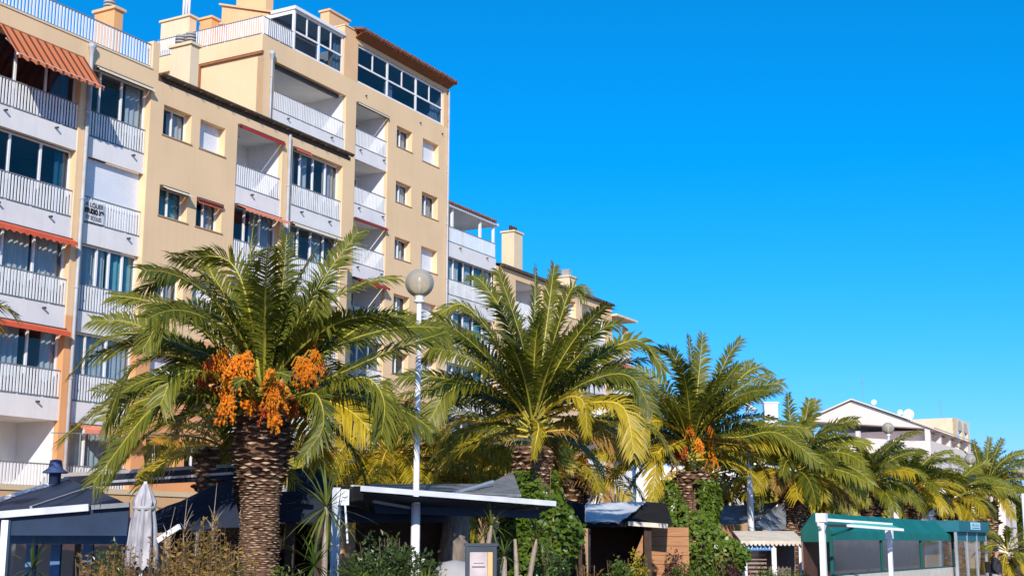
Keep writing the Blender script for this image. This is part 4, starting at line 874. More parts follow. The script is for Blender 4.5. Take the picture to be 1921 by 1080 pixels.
shrub('sparse variegated shrub at the right corner of the dark timber kiosk', 1195, 1025, 34, 50, 'frondy', 700, .10, 20)
shrub('low green shrub before the ivy covered palm base', 1310, 1045, 38, 120, 'hedge', 2200, .09, 21)
shrub('purple leaved shrub between the timber wall and the ivy', 1262, 1018, 39, 44, 'purple', 700, .10, 22)
shrub('purple leaved shrub right of the ivy covered trunk', 1362, 1040, 40, 50, 'purple', 700, .10, 26)
shrub('trimmed green hedge below the white kiosk windows', 1450, 1050, 38, 130, 'hedge', 2400, .08, 23, name='hedge', cat='hedge')
shrub('leggy green shrub between the white kiosk and the green tent', 1520, 1066, 38, 50, 'hedge', 700, .08, 24)
shrub('olive green shrub at the foot of the foreground palm trunk', 448, 1050, 21.5, 55, 'hedge', 900, .06, 25)
shrub('low dark shrub between the foreground palm and the grey post', 560, 1045, 22.5, 110, 'shrub', 1200, .08, 27)
shrub('pinkish bare bush at the right edge of the picture', 1912, 985, 62, 44, 'purple', 600, .16, 28, asp=.2)
shrub('dark green trees far off at the right edge', 1908, 912, 150, 50, 'hedge', 1400, .55, 29, name='distant_tree', cat='tree')
spiky('large yucca with drooping pale blades against the grey post', 612, 950, 22.8, 1.0, 46, 3, el=(85, -75), droop=.35, wid=.045)
spiky('yucca rosette leaning over the menu board', 922, 985, 26, .62, 34, 5, base_off=(-.5, 0)); spiky('bright yucca rosette under the right end of the awning', 1006, 1010, 27, .72, 34, 7, base_off=(-.45, 0)); spiky('small yucca rosette low beside the menu board', 946, 1043, 24, .48, 30, 9)
spiky('fine bladed green plant at the bottom near the grey post', 590, 1060, 21, .7, 30, 13, 'hedge', False); spiky('green bladed plant left of the blue timber screen post', 60, 1068, 22, .6, 26, 15, 'shrub', False)
shrub('dark leafy shrub in front of the blue timber screen', 195, 1012, 22.5, 110, 'shrub', 1600, .08, 33)
shrub('dark brownish shrub left of the folded parasol', 232, 1000, 23.3, 50, 'dryshrub', 500, .08, 34)
fanpalm('young orange tipped fan palm under the navy awning', 797, 1065, 20.5, .62, 3)
tr = P(850, 1000, 31); mb = MB(); mb.tube([(tr.x, tr.y, 0), (tr.x - .05, tr.y, 1.2), (tr.x + .04, tr.y, 2.0), (tr.x + .1, tr.y, 2.75)], [.40, .36, .33, .30], 14)
tag(mb.build('tree_trunk', M['bark'], None, True), 'grey rough barked tree trunk under the navy awning', 'tree trunk')
mb = MB(); q = P(967, 1040, 26.5); mb.tube([(q.x, q.y, 0), (q.x + .02, q.y, 1.5), (q.x - .01, q.y, P(967, 1010, 26.5).z)], [.05, .045, .03], 7); tag(mb.build('sapling', M['greystem']), 'single pale bare sapling stem beside the yucca rosettes', 'sapling')
mb = MB(); q = P(853, 1078, 23)
mb.lathe((q.x, q.y, 0), [(.02, 1.68), (.22, 1.64), (.36, 1.5), (.42, 1.2), (.36, .5), (.3, 0)], 14); tag(mb.build('boulder', M['concrete'], None, True), 'grey rounded boulder beside the menu board', 'boulder')

# ------------------------------------------------------------------ street lamps
def pole(mb, x, y0, y1, Y, r0, r1):
    a, c = P(x, y1, Y), P(x, y0, Y); mb.tube([(a.x, a.y, 0), (a.x, a.y, min(2.9, c.z * .5)), (a.x, a.y, c.z)], [r0, r0, r1], 12); return a.x, a.y, c.z
def globe_lamp(label, x, y, Y, rpx):
    c = P(x, y, Y); R_ = rpx * Y / F_PX; root = empty('street_lamp', (c.x, c.y, 0), 0, label, 'street lamp', 'globe street lamps'); h = c.z - R_
    mb = MB(); mb.tube([(0, 0, 0), (0, 0, 2.7)], .088, 14); mb.tube([(0, 0, 2.7), (0, 0, 2.76), (0, 0, h - .12)], [.088, .062, .048], 14); mb.build('pole', M['white'], root, True)
    k = MB(); k.lathe((0, 0, h - .12), [(.05, 0), (.11, .02), (.11, .05), (.06, .06), (.10, .12), (R_ * .42, .16), (R_ * .36, .19), (0, .19)], 18); k.build('collar', M['white'], root, True)
    g = MB(); g.lathe((0, 0, c.z), [(R_ * math.sin(R(a)), -R_ * math.cos(R(a))) for a in range(22, 181, 9)], 28); g.build('globe', M['globe'], root, True)
    b_ = MB(); b_.tube([(0, 0, c.z - R_ * .95), (0, 0, c.z - R_ * .05)], R_ * .11, 10); b_.lathe((0, 0, c.z - R_ * .05), [(R_ * .11, 0), (R_ * .19, R_ * .12), (R_ * .17, R_ * .3), (R_ * .08, R_ * .42), (0, R_ * .45)], 12); b_.build('bulb', M['white'], root, True)
globe_lamp('tall white globe street lamp in front of the tall block', 787, 531, 26, 27.5)
globe_lamp('small globe street lamp at the far right by the palms', 1820, 861, 84, 10.5)
globe_lamp('globe street lamp rising through the fronds right of centre', 1666, 803, 66, 11)
globe_lamp('globe street lamp cut by the right edge of the picture', 1914, 886, 88, 8)
fl = P(1402, 765, 46); root = empty('floodlight_mast', (fl.x, fl.y, 0), 0, 'slim white mast with a tilted square floodlight', 'floodlight'); mb = MB(); mb.tube([(0, 0, 0), (0, 0, 3.2), (0, 0, fl.z)], [.11, .11, .06], 10); mb.build('pole', M['white'], root, True)
mb = MB(); c = V((.08, 0, fl.z + .02)); mb.beam(c + V((-.16, .05, .12)), c + V((.22, -.05, -.14)), .3, .16); mb.build('lamp_head', M['white'], root); mb = MB(); mb.beam((0, 0, fl.z - .15), c, .05, .05); mb.build('bracket', M['greymetal'], root)

# ------------------------------------------------------------------ shopfront row
def pslab(name, pts, th, mt, label=None, cat=None, parent=None, sub=6, sag=0.):
    w = [P(*q) for q in pts]; mb = MB()
    if len(w) == 4 and sag:
        n = (w[1] - w[0]).cross(w[2] - w[0]).normalized(); g = [[(w[0].lerp(w[1], i / sub)).lerp(w[3].lerp(w[2], i / sub), j / sub) + V((0, 0, -sag * 4 * (i / sub) * (1 - i / sub) * (.3 + .7 * math.sin(math.pi * j / sub)) + .015 * math.sin(i * 2.1 + j * 1.7))) for j in range(sub + 1)] for i in range(sub + 1)]
        for s_ in (.5, -.5):
            for i in range(sub):
                for j in range(sub):
                    q = [g[i][j], g[i + 1][j], g[i + 1][j + 1], g[i][j + 1]]; q = [p + n * th * s_ for p in q]; mb.quad(*(q if s_ > 0 else q[::-1]))
    else: mb.slab(w, th)
    o = mb.build(name, mt, parent)
    if label: tag(o, label, cat)
    return o
def pbeam(name, a, c, w, h, mt, label=None, cat=None, parent=None):
    mb = MB(); mb.beam(P(*a), P(*c), w, h); o = mb.build(name, mt, parent)
    if label: tag(o, label, cat)
    return o
def local(root, objs):                 # parent finished world-space meshes under a thing
    for o in objs: o.parent = root; o.matrix_parent_inverse = Matrix.Translation(-V(root.location))
def thing_px(name, x, Y, label, cat, group=None):
    p = P(x, 1000, Y); return empty(name, (p.x, p.y, 0), 0, label, cat, group)
# single storey shops in front of the apartment blocks
root = facade_root(25.2, 'single storey row of shops with flat roof edge below the apartment blocks'); root.name = 'shop_row'; root['category'] = 'shop building'
mb = MB(); hs = [(10 + k * 4.2, 13.4 + k * 4.2, 0, 2.55) for k in range(15)]; wall_mesh(mb, 2, 76, 0, 3.12, hs, .2); mb.box(2, 76, .21, 4.6, 2.9, 3.1); mb.build('wall', M['peach'], root)
plain(root, 'roof_edge', M['cream'], (2, 76, -.03, .3, 3.125, 3.26))
for h in hs:
    interior(root, 'shop_interior', h[0], h[1], .3, 4.2, 0, 2.6, M['brown']); glazing(root, h[0] + .01, h[1] - .01, 0, 2.54, .15, 3, glass='glassdark', name='shop_window')
# navy tent at the left
root = thing_px('navy_tent', 60, 25, 'navy blue canvas tent awning with white front beam at the far left', 'awning')
local(root, [pslab('canvas', [(-90, 968, 29), (128, 899, 29.5), (243, 947, 23.7), (-90, 962, 23.7)], .02, M['navy'], sag=.05),
 pslab('valance', [(-90, 972, 23.6), (243, 950, 23.6), (238, 1004, 23.6), (-90, 1003, 23.6)], .015, M['navy']),
 pbeam('front_beam', (-90, 972, 23.5), (167, 951, 23.5), .07, .12, M['barwhite']), pbeam('front_rail', (172, 951, 23.5), (243, 946, 23.5), .06, .08, M['greymetal']),
 pbeam('rafter', (58, 951, 23.6), (196, 905, 28.5), .045, .045, M['alu']), pbeam('rear_rail', (-90, 963, 29), (128, 897, 29.5), .06, .08, M['white'])])
mb = MB(); a = P(10, 1000, 23.5); mb.box(a.x - .06, a.x + .06, a.y - .06, a.y + .06, 0, P(10, 975, 23.5).z); o = mb.build('post', M['white']); local(root, [o])
# blue timber glazed screen
root = thing_px('glazed_screen', 110, 25.5, 'blue painted timber screen with dark glass below the navy tent', 'glazed screen'); fr = MB(); Z = P(0, 1003, 25.5).z; xs = [P(x, 1000, 25.5).x for x in (-60, 4, 62, 108, 168, 242)]; yy = 25.5
for x in xs: fr.box(x - .09, x + .09, yy - .05, yy + .05, 0, Z - .165)
fr.box(xs[0] - .1, xs[-1] + .1, yy - .06, yy + .06, Z - .16, Z); o1 = fr.build('frame', M['bluepaint']); g = MB(); g.quad((xs[0], yy, .05), (xs[-1], yy, .05), (xs[-1], yy, Z - .15), (xs[0], yy, Z - .15)); o2 = g.build('pane', M['glassdark']); i_ = MB(); i_.box(xs[0], xs[-1], yy + 2.5, yy + 2.6, 0, Z); i_.box(xs[0], xs[-1], yy + .1, yy + 2.5, Z - .06, Z - .02); o3 = i_.build('back_wall', M['room']); local(root, [o1, o2, o3])
# dark beam awning and second navy tent
root = thing_px('awning_cassette', 280, 30, 'long closed dark blue awning beam below the pale parapet', 'awning')
local(root, [pbeam('cassette', (128, 904, 33), (438, 888, 28.6), .25, .26, M['navy_dark']), pbeam('rail', (180, 905, 32), (436, 887, 28.4), .06, .055, M['pipe']), pbeam('parapet_edge', (108, 893, 33.4), (437, 876, 28.8), .3, .13, M['concrete'])])
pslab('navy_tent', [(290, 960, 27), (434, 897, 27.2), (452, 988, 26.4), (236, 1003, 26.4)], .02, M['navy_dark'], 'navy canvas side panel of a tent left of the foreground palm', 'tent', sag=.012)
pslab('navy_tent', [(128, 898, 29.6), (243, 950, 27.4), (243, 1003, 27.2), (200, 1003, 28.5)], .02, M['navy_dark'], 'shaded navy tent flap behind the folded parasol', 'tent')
# folded parasol
p = P(268, 1000, 22.6); zt = P(268, 906, 22.6).z; root = empty('folded_parasol', (p.x, p.y, 0), 0, 'large folded white parasol tied shut beside the navy tents', 'parasol'); mb = MB(); n = 40; rows = []
for k, (z, r_) in enumerate([(zt, .03), (zt - .12, .09), (zt - .30, .165), (zt - .42, .15), (zt - .7, .19), (zt - 1.0, .215), (zt - 1.25, .235), (zt - 1.4, .22)]):
    rows.append([(r_ * (1 + .24 * math.sin(j * 2 * math.pi * 8 / n + k * .25)) * math.cos(2 * math.pi * j / n), r_ * (1 + .24 * math.sin(j * 2 * math.pi * 8 / n + k * .25)) * math.sin(2 * math.pi * j / n), z + (.05 * math.sin(j * 1.7) if k == 7 else 0)) for j in range(n)])
mb.add([v for r_ in rows for v in r_], [(i * n + j, (i + 1) * n + j, (i + 1) * n + (j + 1) % n, i * n + (j + 1) % n) for i in range(7) for j in range(n)]); mb.build('canopy', M['parasol'], root, True)
mb = MB(); mb.tube([(0, 0, 0), (0, 0, zt + .03)], .03, 10); mb.build('pole', M['white'], root); mb = MB(); mb.lathe((0, 0, zt - .44), [(.175, 0), (.19, .03), (.175, .06)], 20); mb.build('tie_strap', M['room'], root)
mb = MB(); mb.beam(P(297, 1013, 22.4), P(337, 987, 22.2), .05, .09); tag(mb.build('timber_board', M['white']), 'slanting white board right of the folded parasol', 'board')
bl = P(104, 880, 29); mb = MB(); mb.lathe(bl, [(.0, .22), (.12, .20), (.15, .05), (.16, .02), (.26, -.05), (.27, -.08), (.13, -.08), (.12, -.30), (.0, -.30)], 14); tag(mb.build('lantern', M['navybright'], None, True), 'blue capped lantern standing on the shop roof edge', 'lantern')
# pergola roof in the shade right of the foreground palm
root = thing_px('pergola', 590, 28, 'dark shaded terrace pergola between the foreground palm and the grey post', 'pergola'); Zp = 2.85; x0, x1 = P(535, 1000, 27).x, P(640, 1000, 27).x
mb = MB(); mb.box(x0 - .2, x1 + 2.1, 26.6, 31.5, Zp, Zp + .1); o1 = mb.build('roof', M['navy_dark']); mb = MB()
for x in (545, 602): q = P(x, 1000, 26.8).x; mb.box(q - .09, q + .09, 26.7, 26.9, 0, Zp - .005)
o2 = mb.build('post', M['brown']); mb = MB(); mb.box(x0 - .2, x1 + 2.1, 26.62, 26.66, 2.35, Zp - .005); o3 = mb.build('valance', M['navy_dark']); mb = MB(); mb.box(x0 + .9, x1 + 2.1, 31.4, 31.5, 0, Zp - .005); o4 = mb.build('back_wall', M['brown']); local(root, [o1, o2, o3, o4])
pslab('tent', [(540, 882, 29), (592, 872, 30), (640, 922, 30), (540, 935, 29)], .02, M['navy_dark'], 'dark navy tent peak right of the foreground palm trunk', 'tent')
# grey post awning with its long white front bar
root = thing_px('folding_awning', 630, 24.2, 'wide navy folding arm awning with white front bar on a pale grey post', 'awning'); q = P(630, 1000, 24.2); ztop = P(630, 914, 24.2).z
mb = MB(); mb.box(q.x - .075, q.x + .075, q.y - .075, q.y + .075, 0, ztop); o1 = mb.build('post', M['pipe']); a = P(646, 930, 24.1); mb = MB(); mb.box(a.x - .12, a.x + .09, a.y - .05, a.y + .05, a.z - .16, a.z + .12); mb.tube([(a.x + .02, a.y - .06, a.z + .03), (a.x + .02, a.y - .1, a.z + .03)], .05, 12); o2 = mb.build('bracket', M['white'])
local(root, [o1, o2, pbeam('cassette', (650, 926, 24.3), (668, 924, 24.6), .3, .26, M['black']), pbeam('front_bar', (658, 914, 24.4), (1042, 944, 26.2), .06, .10, M['barwhite']),
 pslab('canopy', [(654, 920, 24.5), (1040, 950, 26.3), (1010, 962, 29.2), (640, 962, 27.4)], .015, M['navy'], sag=.02), pslab('valance', [(700, 946, 26), (1012, 958, 27), (1012, 972, 27), (705, 962, 26)], .012, M['navy']),
 pbeam('awning_arm', (700, 940, 25), (770, 952, 26), .04, .05, M['greymetal']), pbeam('awning_arm', (1008, 952, 26.4), (960, 958, 27.4), .04, .05, M['greymetal'])])
mb = MB(); a, c = P(647, 938, 24.0), P(652, 1018, 24.0); mb.tube([a, c], .018, 8); local(root, [mb.build('crank_handle', M['white'])])
root = thing_px('sheet_roof', 850, 31, 'grey corrugated sheet roof with a pale ridge pipe behind the awning', 'roof')
local(root, [pslab('roof_sheet', [(690, 908, 33), (935, 908, 33), (978, 928, 29), (660, 916, 29)], .03, M['greyshed']), pslab('roof_sheet', [(905, 914, 30), (962, 885, 33), (978, 930, 29), (868, 930, 29)], .03, M['greyshed']), pbeam('ridge_pipe', (845, 926, 28.8), (925, 902, 30), .05, .05, M['alu'])])
# menu board
p = P(902, 1080, 20.4); zt = P(902, 1018, 20.4).z; root = empty('menu_board', (p.x, p.y, 0), R(8), 'slate grey framed menu board with faded posters among the plants', 'menu board'); w = .235
mb = MB(); mb.box(-w, -w + .055, -.03, .03, 0, zt - .045); mb.box(w - .055, w, -.03, .03, 0, zt - .045); mb.box(-w - .02, w + .02, -.04, .04, zt - .045, zt); mb.box(-w + .056, w - .056, -.025, .025, zt - .125, zt - .046); mb.box(-w + .056, w - .056, .0, .02, .4, zt - .126); mb.build('frame', M['signgrey'], root)
mb = MB(); mb.box(-w + .065, w - .14, -.012, -.002, .6, zt - .13); mb.build('poster', M['poster'], root); mb = MB(); mb.box(w - .135, w - .06, -.014, -.002, .6, zt - .13); mb.build('poster', M['posterorange'], root)
mb = MB(); mb.box(-w + .10, w - .17, -.0155, -.0125, zt - .36, zt - .34); mb.box(-w + .12, w - .19, -.0155, -.0125, zt - .30, zt - .29); mb.build('print', M['inkgrey'], root)
# dark timber kiosk, timber wall, tarpaulins
root = thing_px('timber_kiosk', 1155, 38, 'dark brown timber kiosk with open shaded front and white roof edge', 'kiosk')
z1 = P(1150, 985, 37).z; xa, xb = P(1085, 1000, 37).x, P(1222, 1000, 37).x
mb = MB(); mb.box(xa, xb, 36.9, 41, z1 - .04, z1 + .1); o1 = mb.build('roof', M['black']); mb = MB(); mb.box(xa + .5, xb, 39.8, 39.9, 0, z1 - .045); mb.box(xb - .08, xb, 37, 39.8, 0, z1 - .045); o2 = mb.build('wall', M['brown']); mb = MB(); mb.box(xa, xa + .1, 37, 37.1, 0, z1 - .045); local(root, [mb.build('post', M['brown'])]); mb = MB(); mb.box(xb - .2, xb - .082, 37, 37.12, 0, z1 - .045); local(root, [mb.build('post', M['brown'])])
local(root, [o1, o2, pbeam('roof_edge', (1178, 981, 36.85), (1252, 986, 36.85), .1, .12, M['stone']), pslab('counter_brace', [(1190, 1040, 37.2), (1206, 1002, 37.2), (1206, 1036, 37.2), (1196, 1052, 37.2)], .03, M['wood'])])
root = thing_px('timber_wall', 1244, 39.5, 'orange brown horizontal board wall between kiosk and ivy', 'board wall'); xa, xb = P(1217, 1000, 39.5).x, P(1292, 1000, 39.5).x; zt = P(1240, 988, 39.5).z; mb = MB()
for k in range(9): mb.box(xa, xb, 39.5 + .004 * (k % 2), 39.6, zt * k / 9 + .006, zt * (k + 1) / 9 - .006)
o1 = mb.build('boards', M['wood']); mb = MB(); mb.box(xa, xb, 39.62, 39.7, 0, zt); o2 = mb.build('backing', M['brown']); local(root, [o1, o2])
root = thing_px('timber_wall', 1375, 46, 'narrow peach boarded wall between the ivy and the white kiosk', 'board wall'); xa, xb = P(1340, 1000, 46).x, P(1386, 1000, 46).x; zt = P(1365, 982, 46).z; mb = MB()
for k in range(8): mb.box(xa, xb, 46 + .004 * (k % 2), 46.1, zt * k / 8 + .006, zt * (k + 1) / 8 - .006)
local(root, [mb.build('boards', M['wood'])])
pslab('tarpaulin', [(1098, 980, 36.8), (1098, 945, 40), (1212, 940, 40.2), (1160, 980, 36.8)], .02, M['tarp'], 'white tarpaulin roof sloping above the dark timber kiosk', 'tarpaulin', sag=.1, sub=10)
pslab('tent', [(1040, 928, 39), (1097, 946, 37.5), (1097, 982, 37.2), (1040, 985, 38)], .02, M['navy_dark'], 'dark navy tent side left of the white tarpaulin', 'tent')
pslab('tent', [(1212, 941, 40.4), (1250, 944, 40.4), (1262, 984, 38), (1150, 980, 38.2)], .02, M['black'], 'black shade cloth right of the white tarpaulin', 'shade cloth')
pslab('tarpaulin', [(1350, 948, 50), (1464, 940, 50), (1420, 975, 48), (1352, 984, 48)], .02, M['greytarp'], 'dark grey tarpaulin slung behind the floodlight mast', 'tarpaulin', sag=.12, sub=10)
pslab('tarpaulin', [(1404, 992, 47), (1446, 956, 48.5), (1474, 940, 50), (1474, 992, 48)], .02, M['greyshed'], 'lighter grey tarpaulin flap above the white kiosk', 'tarpaulin', sag=.06)
# white kiosk with scalloped roof edge
root = thing_px('white_kiosk', 1447, 43, 'small white kiosk with scalloped roof edge and blue sign', 'kiosk'); xa, xb = P(1388, 1000, 43).x, P(1506, 1000, 43).x; z1 = P(0, 992, 43).z; z0 = P(0, 1011, 43).z; mb = MB()
mb.prism([(xa, 42.9, z0), (xb, 42.9, z0), (xb, 44.4, z1), (xa, 44.4, z1)], [(xa, 42.9, z0 + .03), (xb, 42.9, z0 + .03), (xb, 44.4, z1 + .03), (xa, 44.4, z1 + .03)]); o1 = mb.build('roof', M['stone']); mb = MB(); n = 15
for i in range(n):
    a, c = xa + (xb - xa) * i / n, xa + (xb - xa) * (i + 1) / n; mb.add([(a, 42.89, z0 + .03), (a, 42.89, z0 - .05), (a * .75 + c * .25, 42.89, z0 - .11), ((a + c) / 2, 42.89, z0 - .13), (a * .25 + c * .75, 42.89, z0 - .11), (c, 42.89, z0 - .05), (c, 42.89, z0 + .03)], ((0, 1, 2, 3, 4, 5, 6),))
o2 = mb.build('scalloped_edge', M['stone']); mb = MB()
for x, w in ((1389, .10), (1398, .05), (1451, .09), (1501, .07)): q = P(x, 1000, 43).x; mb.box(q - w / 1.2, q + w / 1.2, 43.02, 43.14, 0, z0 - .005)
o3 = mb.build('post', M['white']); sx0, sx1 = P(1400, 1000, 43.2).x, P(1447, 1000, 43.2).x; mb = MB(); mb.box(sx0, sx1, 43.05, 43.09, P(0, 1027, 43.2).z, P(0, 1016, 43.2).z); o4 = mb.build('sign_board', M['signblue']); mb = MB(); rr = random.Random(5); zc = P(0, 1021.5, 43.2).z
for k in range(8):
    x = sx0 + (sx1 - sx0) * (k + .6) / 8.6; h = rr.uniform(.04, .06); mb.beam((x - .03, 43.042, zc - h), (x + .02, 43.042, zc + h), .012, .022); mb.beam((x - .02, 43.042, zc + h * (k % 2)), (x + .045, 43.042, zc + h * .7), .012, .02)
o5 = mb.build('lettering', M['signpale']); mb = MB(); mb.quad((sx0, 43.1, .5), (xb, 43.1, .5), (xb, 43.1, z0), (sx0, 43.1, z0)); o6 = mb.build('pane', M['plastic']); mb = MB(); mb.box(xa, xb, 44.3, 44.4, 0, z0); mb.box(xa, xa + .06, 43.2, 44.3, 0, z0); o7 = mb.build('back_wall', M['concrete']); mb = MB()
for k in range(7): mb.box(sx0 + .1, sx1 - .1, 43.6 + .06 * (k % 2), 43.9, .9 + k * .13, .96 + k * .13)
o8 = mb.build('shelf', M['stone']); local(root, [o1, o2, o3, o4, o5, o6, o7, o8])

# ------------------------------------------------------------------ green restaurant tent on the right (built along the street direction)
def street_pt(x, D): a, z = px_on(x, 1000, D); return a
D0 = 10.9; root = facade_root(D0, 'long teal green restaurant tent with clear plastic windows and stone plinth'); root.name = 'restaurant_tent'; root['category'] = 'tent'
aL, aR = street_pt(1562, D0), street_pt(1789, D0); zr, ze, zv = 2.82, 2.30, 2.06
mb = MB(); mb.prism([(aL, 0, ze), (aR, 0, ze), (aR, .55, zr), (aL, .55, zr)], [(aL, .0, ze + .02), (aR, .0, ze + .02), (aR, .55, zr + .02), (aL, .55, zr + .02)])
mb.prism([(aL, .56, zr), (aR, .56, zr), (aR, .95, 2.3), (aL, .95, 2.3)], [(aL, .56, zr + .02), (aR, .56, zr + .02), (aR, .95, 2.32), (aL, .95, 2.32)]); mb.build('roof_canvas', M['teal'], root)
mb = MB(); mb.box(aL, aR, -.025, -.005, zv, ze + .02); mb.build('valance', M['teal'], root)
for k in range(1, 9):
    a = aL + (aR - aL) * k / 9; mb = MB(); mb.prism([(a - .02, -.004, ze + .021), (a + .02, -.004, ze + .021), (a + .02, .55, zr + .021), (a - .02, .55, zr + .021)], [(a - .02, -.004, ze + .027), (a + .02, -.004, ze + .027), (a + .02, .55, zr + .027), (a - .02, .55, zr + .027)]); mb.build('seam', M['tealdark'], root)
mb = MB(); mb.prism([(aL, -.0, ze), (aL, .55, zr), (aL, .95, 2.3), (aL, .95, 2.0), (aL, 0, 2.0)], [(aL + .015, 0, ze), (aL + .015, .55, zr), (aL + .015, .95, 2.3), (aL + .015, .95, 2.0), (aL + .015, 0, 2.0)]); mb.build('gable_canvas', M['tealdark'], root)
mb = MB(); n = 3
for i in range(n + 1):
    a = aL + .04 + (aR - aL - .08) * i / n; mb.box(a - .06, a + .06, .02, .10, 1.06, zv + .2)
mb.box(aL, aR, .02, .10, 1.035, 1.08); mb.build('frame', M['tealdark'], root)
mb = MB(); mb.quad((aL, .06, .95), (aR, .06, .95), (aR, .06, ze), (aL, .06, ze)); mb.quad((aL + .02, .9, .9), (aL + .02, .06, .9), (aL + .02, .06, ze), (aL + .02, .9, ze)); mb.build('plastic_window', M['plastic'], root)
mb = MB(); mb.box(aL, aR, -.04, .2, 0, 1.03); mb.build('plinth', M['stone'], root)
mb = MB(); mb.box(aL, aR, .9, .95, 0, 2.28); mb.build('back_wall', M['tentback'], root)
mb = MB(); mb.box(aR - 3, aR - .3, .5, .55, .9, 2.0); mb.build('curtain', M['curtaingrey'], root)
# white awning posts in front of the tent
def wpost(label, x, ytop, Y, w, arms):
    p = P(x, ytop, Y); root = empty('awning_post', (p.x, p.y, 0), ROTZ, label, 'awning post', 'white awning posts before the green tent'); mb = MB(); mb.box(-w, w, -w, w, 0, p.z - .24); mb.build('post', M['white'], root)
    h = MB(); h.box(-w * 1.5, w * 1.5, -w * 1.8, w * 1.8, p.z - .235, p.z); h.build('post_head', M['white'], root)
    if arms:
        k = MB()
        for s in (-1, 1): k.tube([(s * .02, -.0, p.z - .45), (s * .35, 0, p.z - .32), (s * .38, 0, p.z - .22)], .035, 8)
        k.build('bracket', M['white'], root)
    return root
wpost('thick white post at the left end of the green tent', 1541, 962, 36.5, .075, True); wpost('slimmer white post in front of the middle of the green tent', 1668, 994, 38.5, .055, False)
root = thing_px('folding_awning', 1615, 36, 'half folded mint awning with two white bars before the green tent', 'awning')
local(root, [pbeam('rear_bar', (1548, 974, 36.5), (1673, 983, 38.5), .06, .075, M['white']), pbeam('front_bar', (1590, 985, 35.6), (1694, 993, 37.4), .055, .07, M['white']), pslab('cloth', [(1600, 979.5, 36.2), (1674, 984.5, 38.2), (1693, 991.5, 37.5), (1592, 984, 35.7)], .012, M['mintcloth']), pbeam('awning_arm', (1552, 985, 36.2), (1596, 986, 35.7), .06, .07, M['darkmetal']), pbeam('awning_arm', (1560, 1003, 36.6), (1600, 990, 36), .05, .05, M['tealdark'])])
# teal entrance kiosk
D1 = 10.6; root = facade_root(D1, 'teal blue glazed entrance kiosk at the right end of the green tent'); root.name = 'entrance_kiosk'; root['category'] = 'kiosk'
aL, aR = street_pt(1795, D1), street_pt(1850, D1); mb = MB(); mb.box(aL - .1, aR + .1, -.12, 3, 2.42, 2.86); mb.build('fascia', M['tealblue'], root)
mb = MB(); n = 3
for i in range(n + 1): a = aL + (aR - aL) * i / n; mb.box(a - .06, a + .06, 0, .1, 0, 2.415)
mb.box(aL + .06, aR - .06, .02, .08, .55, .63); mb.build('frame', M['alu'], root); mb = MB(); mb.box(aL + .06, aR - .06, .03, .06, 2.05, 2.41); mb.box(aL + .06, aR - .06, .03, .06, .02, .54); mb.build('panel', M['tealblue'], root); mb = MB(); mb.quad((aL, .05, .63), (aR, .05, .63), (aR, .05, 2.05), (aL, .05, 2.05)); mb.build('pane', M['plastic'], root); mb = MB(); mb.box(aL, aR, 2.6, 2.7, 0, 2.4); mb.build('back_wall', M['concrete'], root)
mb = MB(); mb.box(aL + (aR - aL) * .36, aL + (aR - aL) * .68, -.135, -.122, 2.52, 2.82); mb.build('sign_board', M['signpale'], root); mb = MB(); rr = random.Random(8)
for k in range(6): a = aL + (aR - aL) * (.39 + .045 * k); mb.box(a, a + .10, -.142, -.136, 2.66, 2.66 + rr.uniform(.05, .12))
mb.box(aL + (aR - aL) * .40, aL + (aR - aL) * .64, -.142, -.136, 2.57, 2.60); mb.build('lettering', M['tealblue'], root)

# ------------------------------------------------------------------ white buildings at the end of the street
Dw = 28.0; root = facade_root(Dw, 'long white gabled building beyond the palms at the end of the street')
a0, ze = px_on(1744, 803, Dw); a1, _ = px_on(1832, 826, Dw); W_ = 12.4; yp = 7.6; zp = ze + 3.1
root.name = 'gabled_building'; root['category'] = 'building'
mb = MB(); mb.prism([(a0, 0, 0), (a1, 0, 0), (a1, W_, 0), (a0, W_, 0)], [(a0, 0, ze - 1.2), (a1, 0, ze - 1.2), (a1, W_, ze - 1.2), (a0, W_, ze - 1.2)])
mb.prism([(a0, 0, ze), (a0, W_, ze + 1.25), (a0, yp, zp)], [(a1, 0, ze), (a1, W_, ze + 1.25), (a1, yp, zp)]); mb.box(a0 + 2, a1, 1.2, W_, ze - 1.19, ze); mb.box(a0, a0 + .5, .0, .5, ze - 1.19, ze); mb.box(a0, a0 + .5, 7, 7.4, ze - 1.19, ze); mb.box(a0, a0 + .5, W_ - .5, W_, ze - 1.19, ze)
for k in range(5): mb.box(a0 + 5 + k * (a1 - a0 - 6) / 4, a0 + 5.6 + k * (a1 - a0 - 6) / 4, 0, .5, ze - 1.19, ze)
mb.build('wall', M['pinkwall'], root)
mb = MB(); mb.slab([(a0 - .4, -.5, ze + .02), (a1, -.5, ze + .02), (a1, yp, zp + .15), (a0 - .4, yp, zp + .15)], .12); mb.slab([(a0 - .4, yp, zp + .15), (a1, yp, zp + .15), (a1, W_ + .6, ze + 1.15), (a0 - .4, W_ + .6, ze + 1.15)], .12); mb.build('roof', M['pinkwall'], root)
for k in range(4): y = 1.6 + k * 2.3; plain(root, 'window', M['room'], (a0 - .06, a0 - .02, y, y + 1.2, ze - 4.5, ze - 2.6))
for k in range(6): a = a0 + 3 + k * 5; plain(root, 'window', M['room'], (a, a + 1.6, -.06, -.02, ze - 4.6, ze - 2.4))
mb = MB(); mb.box(a0 - .5, a0 - .01, 0, W_, ze - 5.2, ze - 4.7); mb.box(a0, a1, -.5, -.01, ze - 5.2, ze - 4.7); mb.build('balcony', M['white_wall'], root)
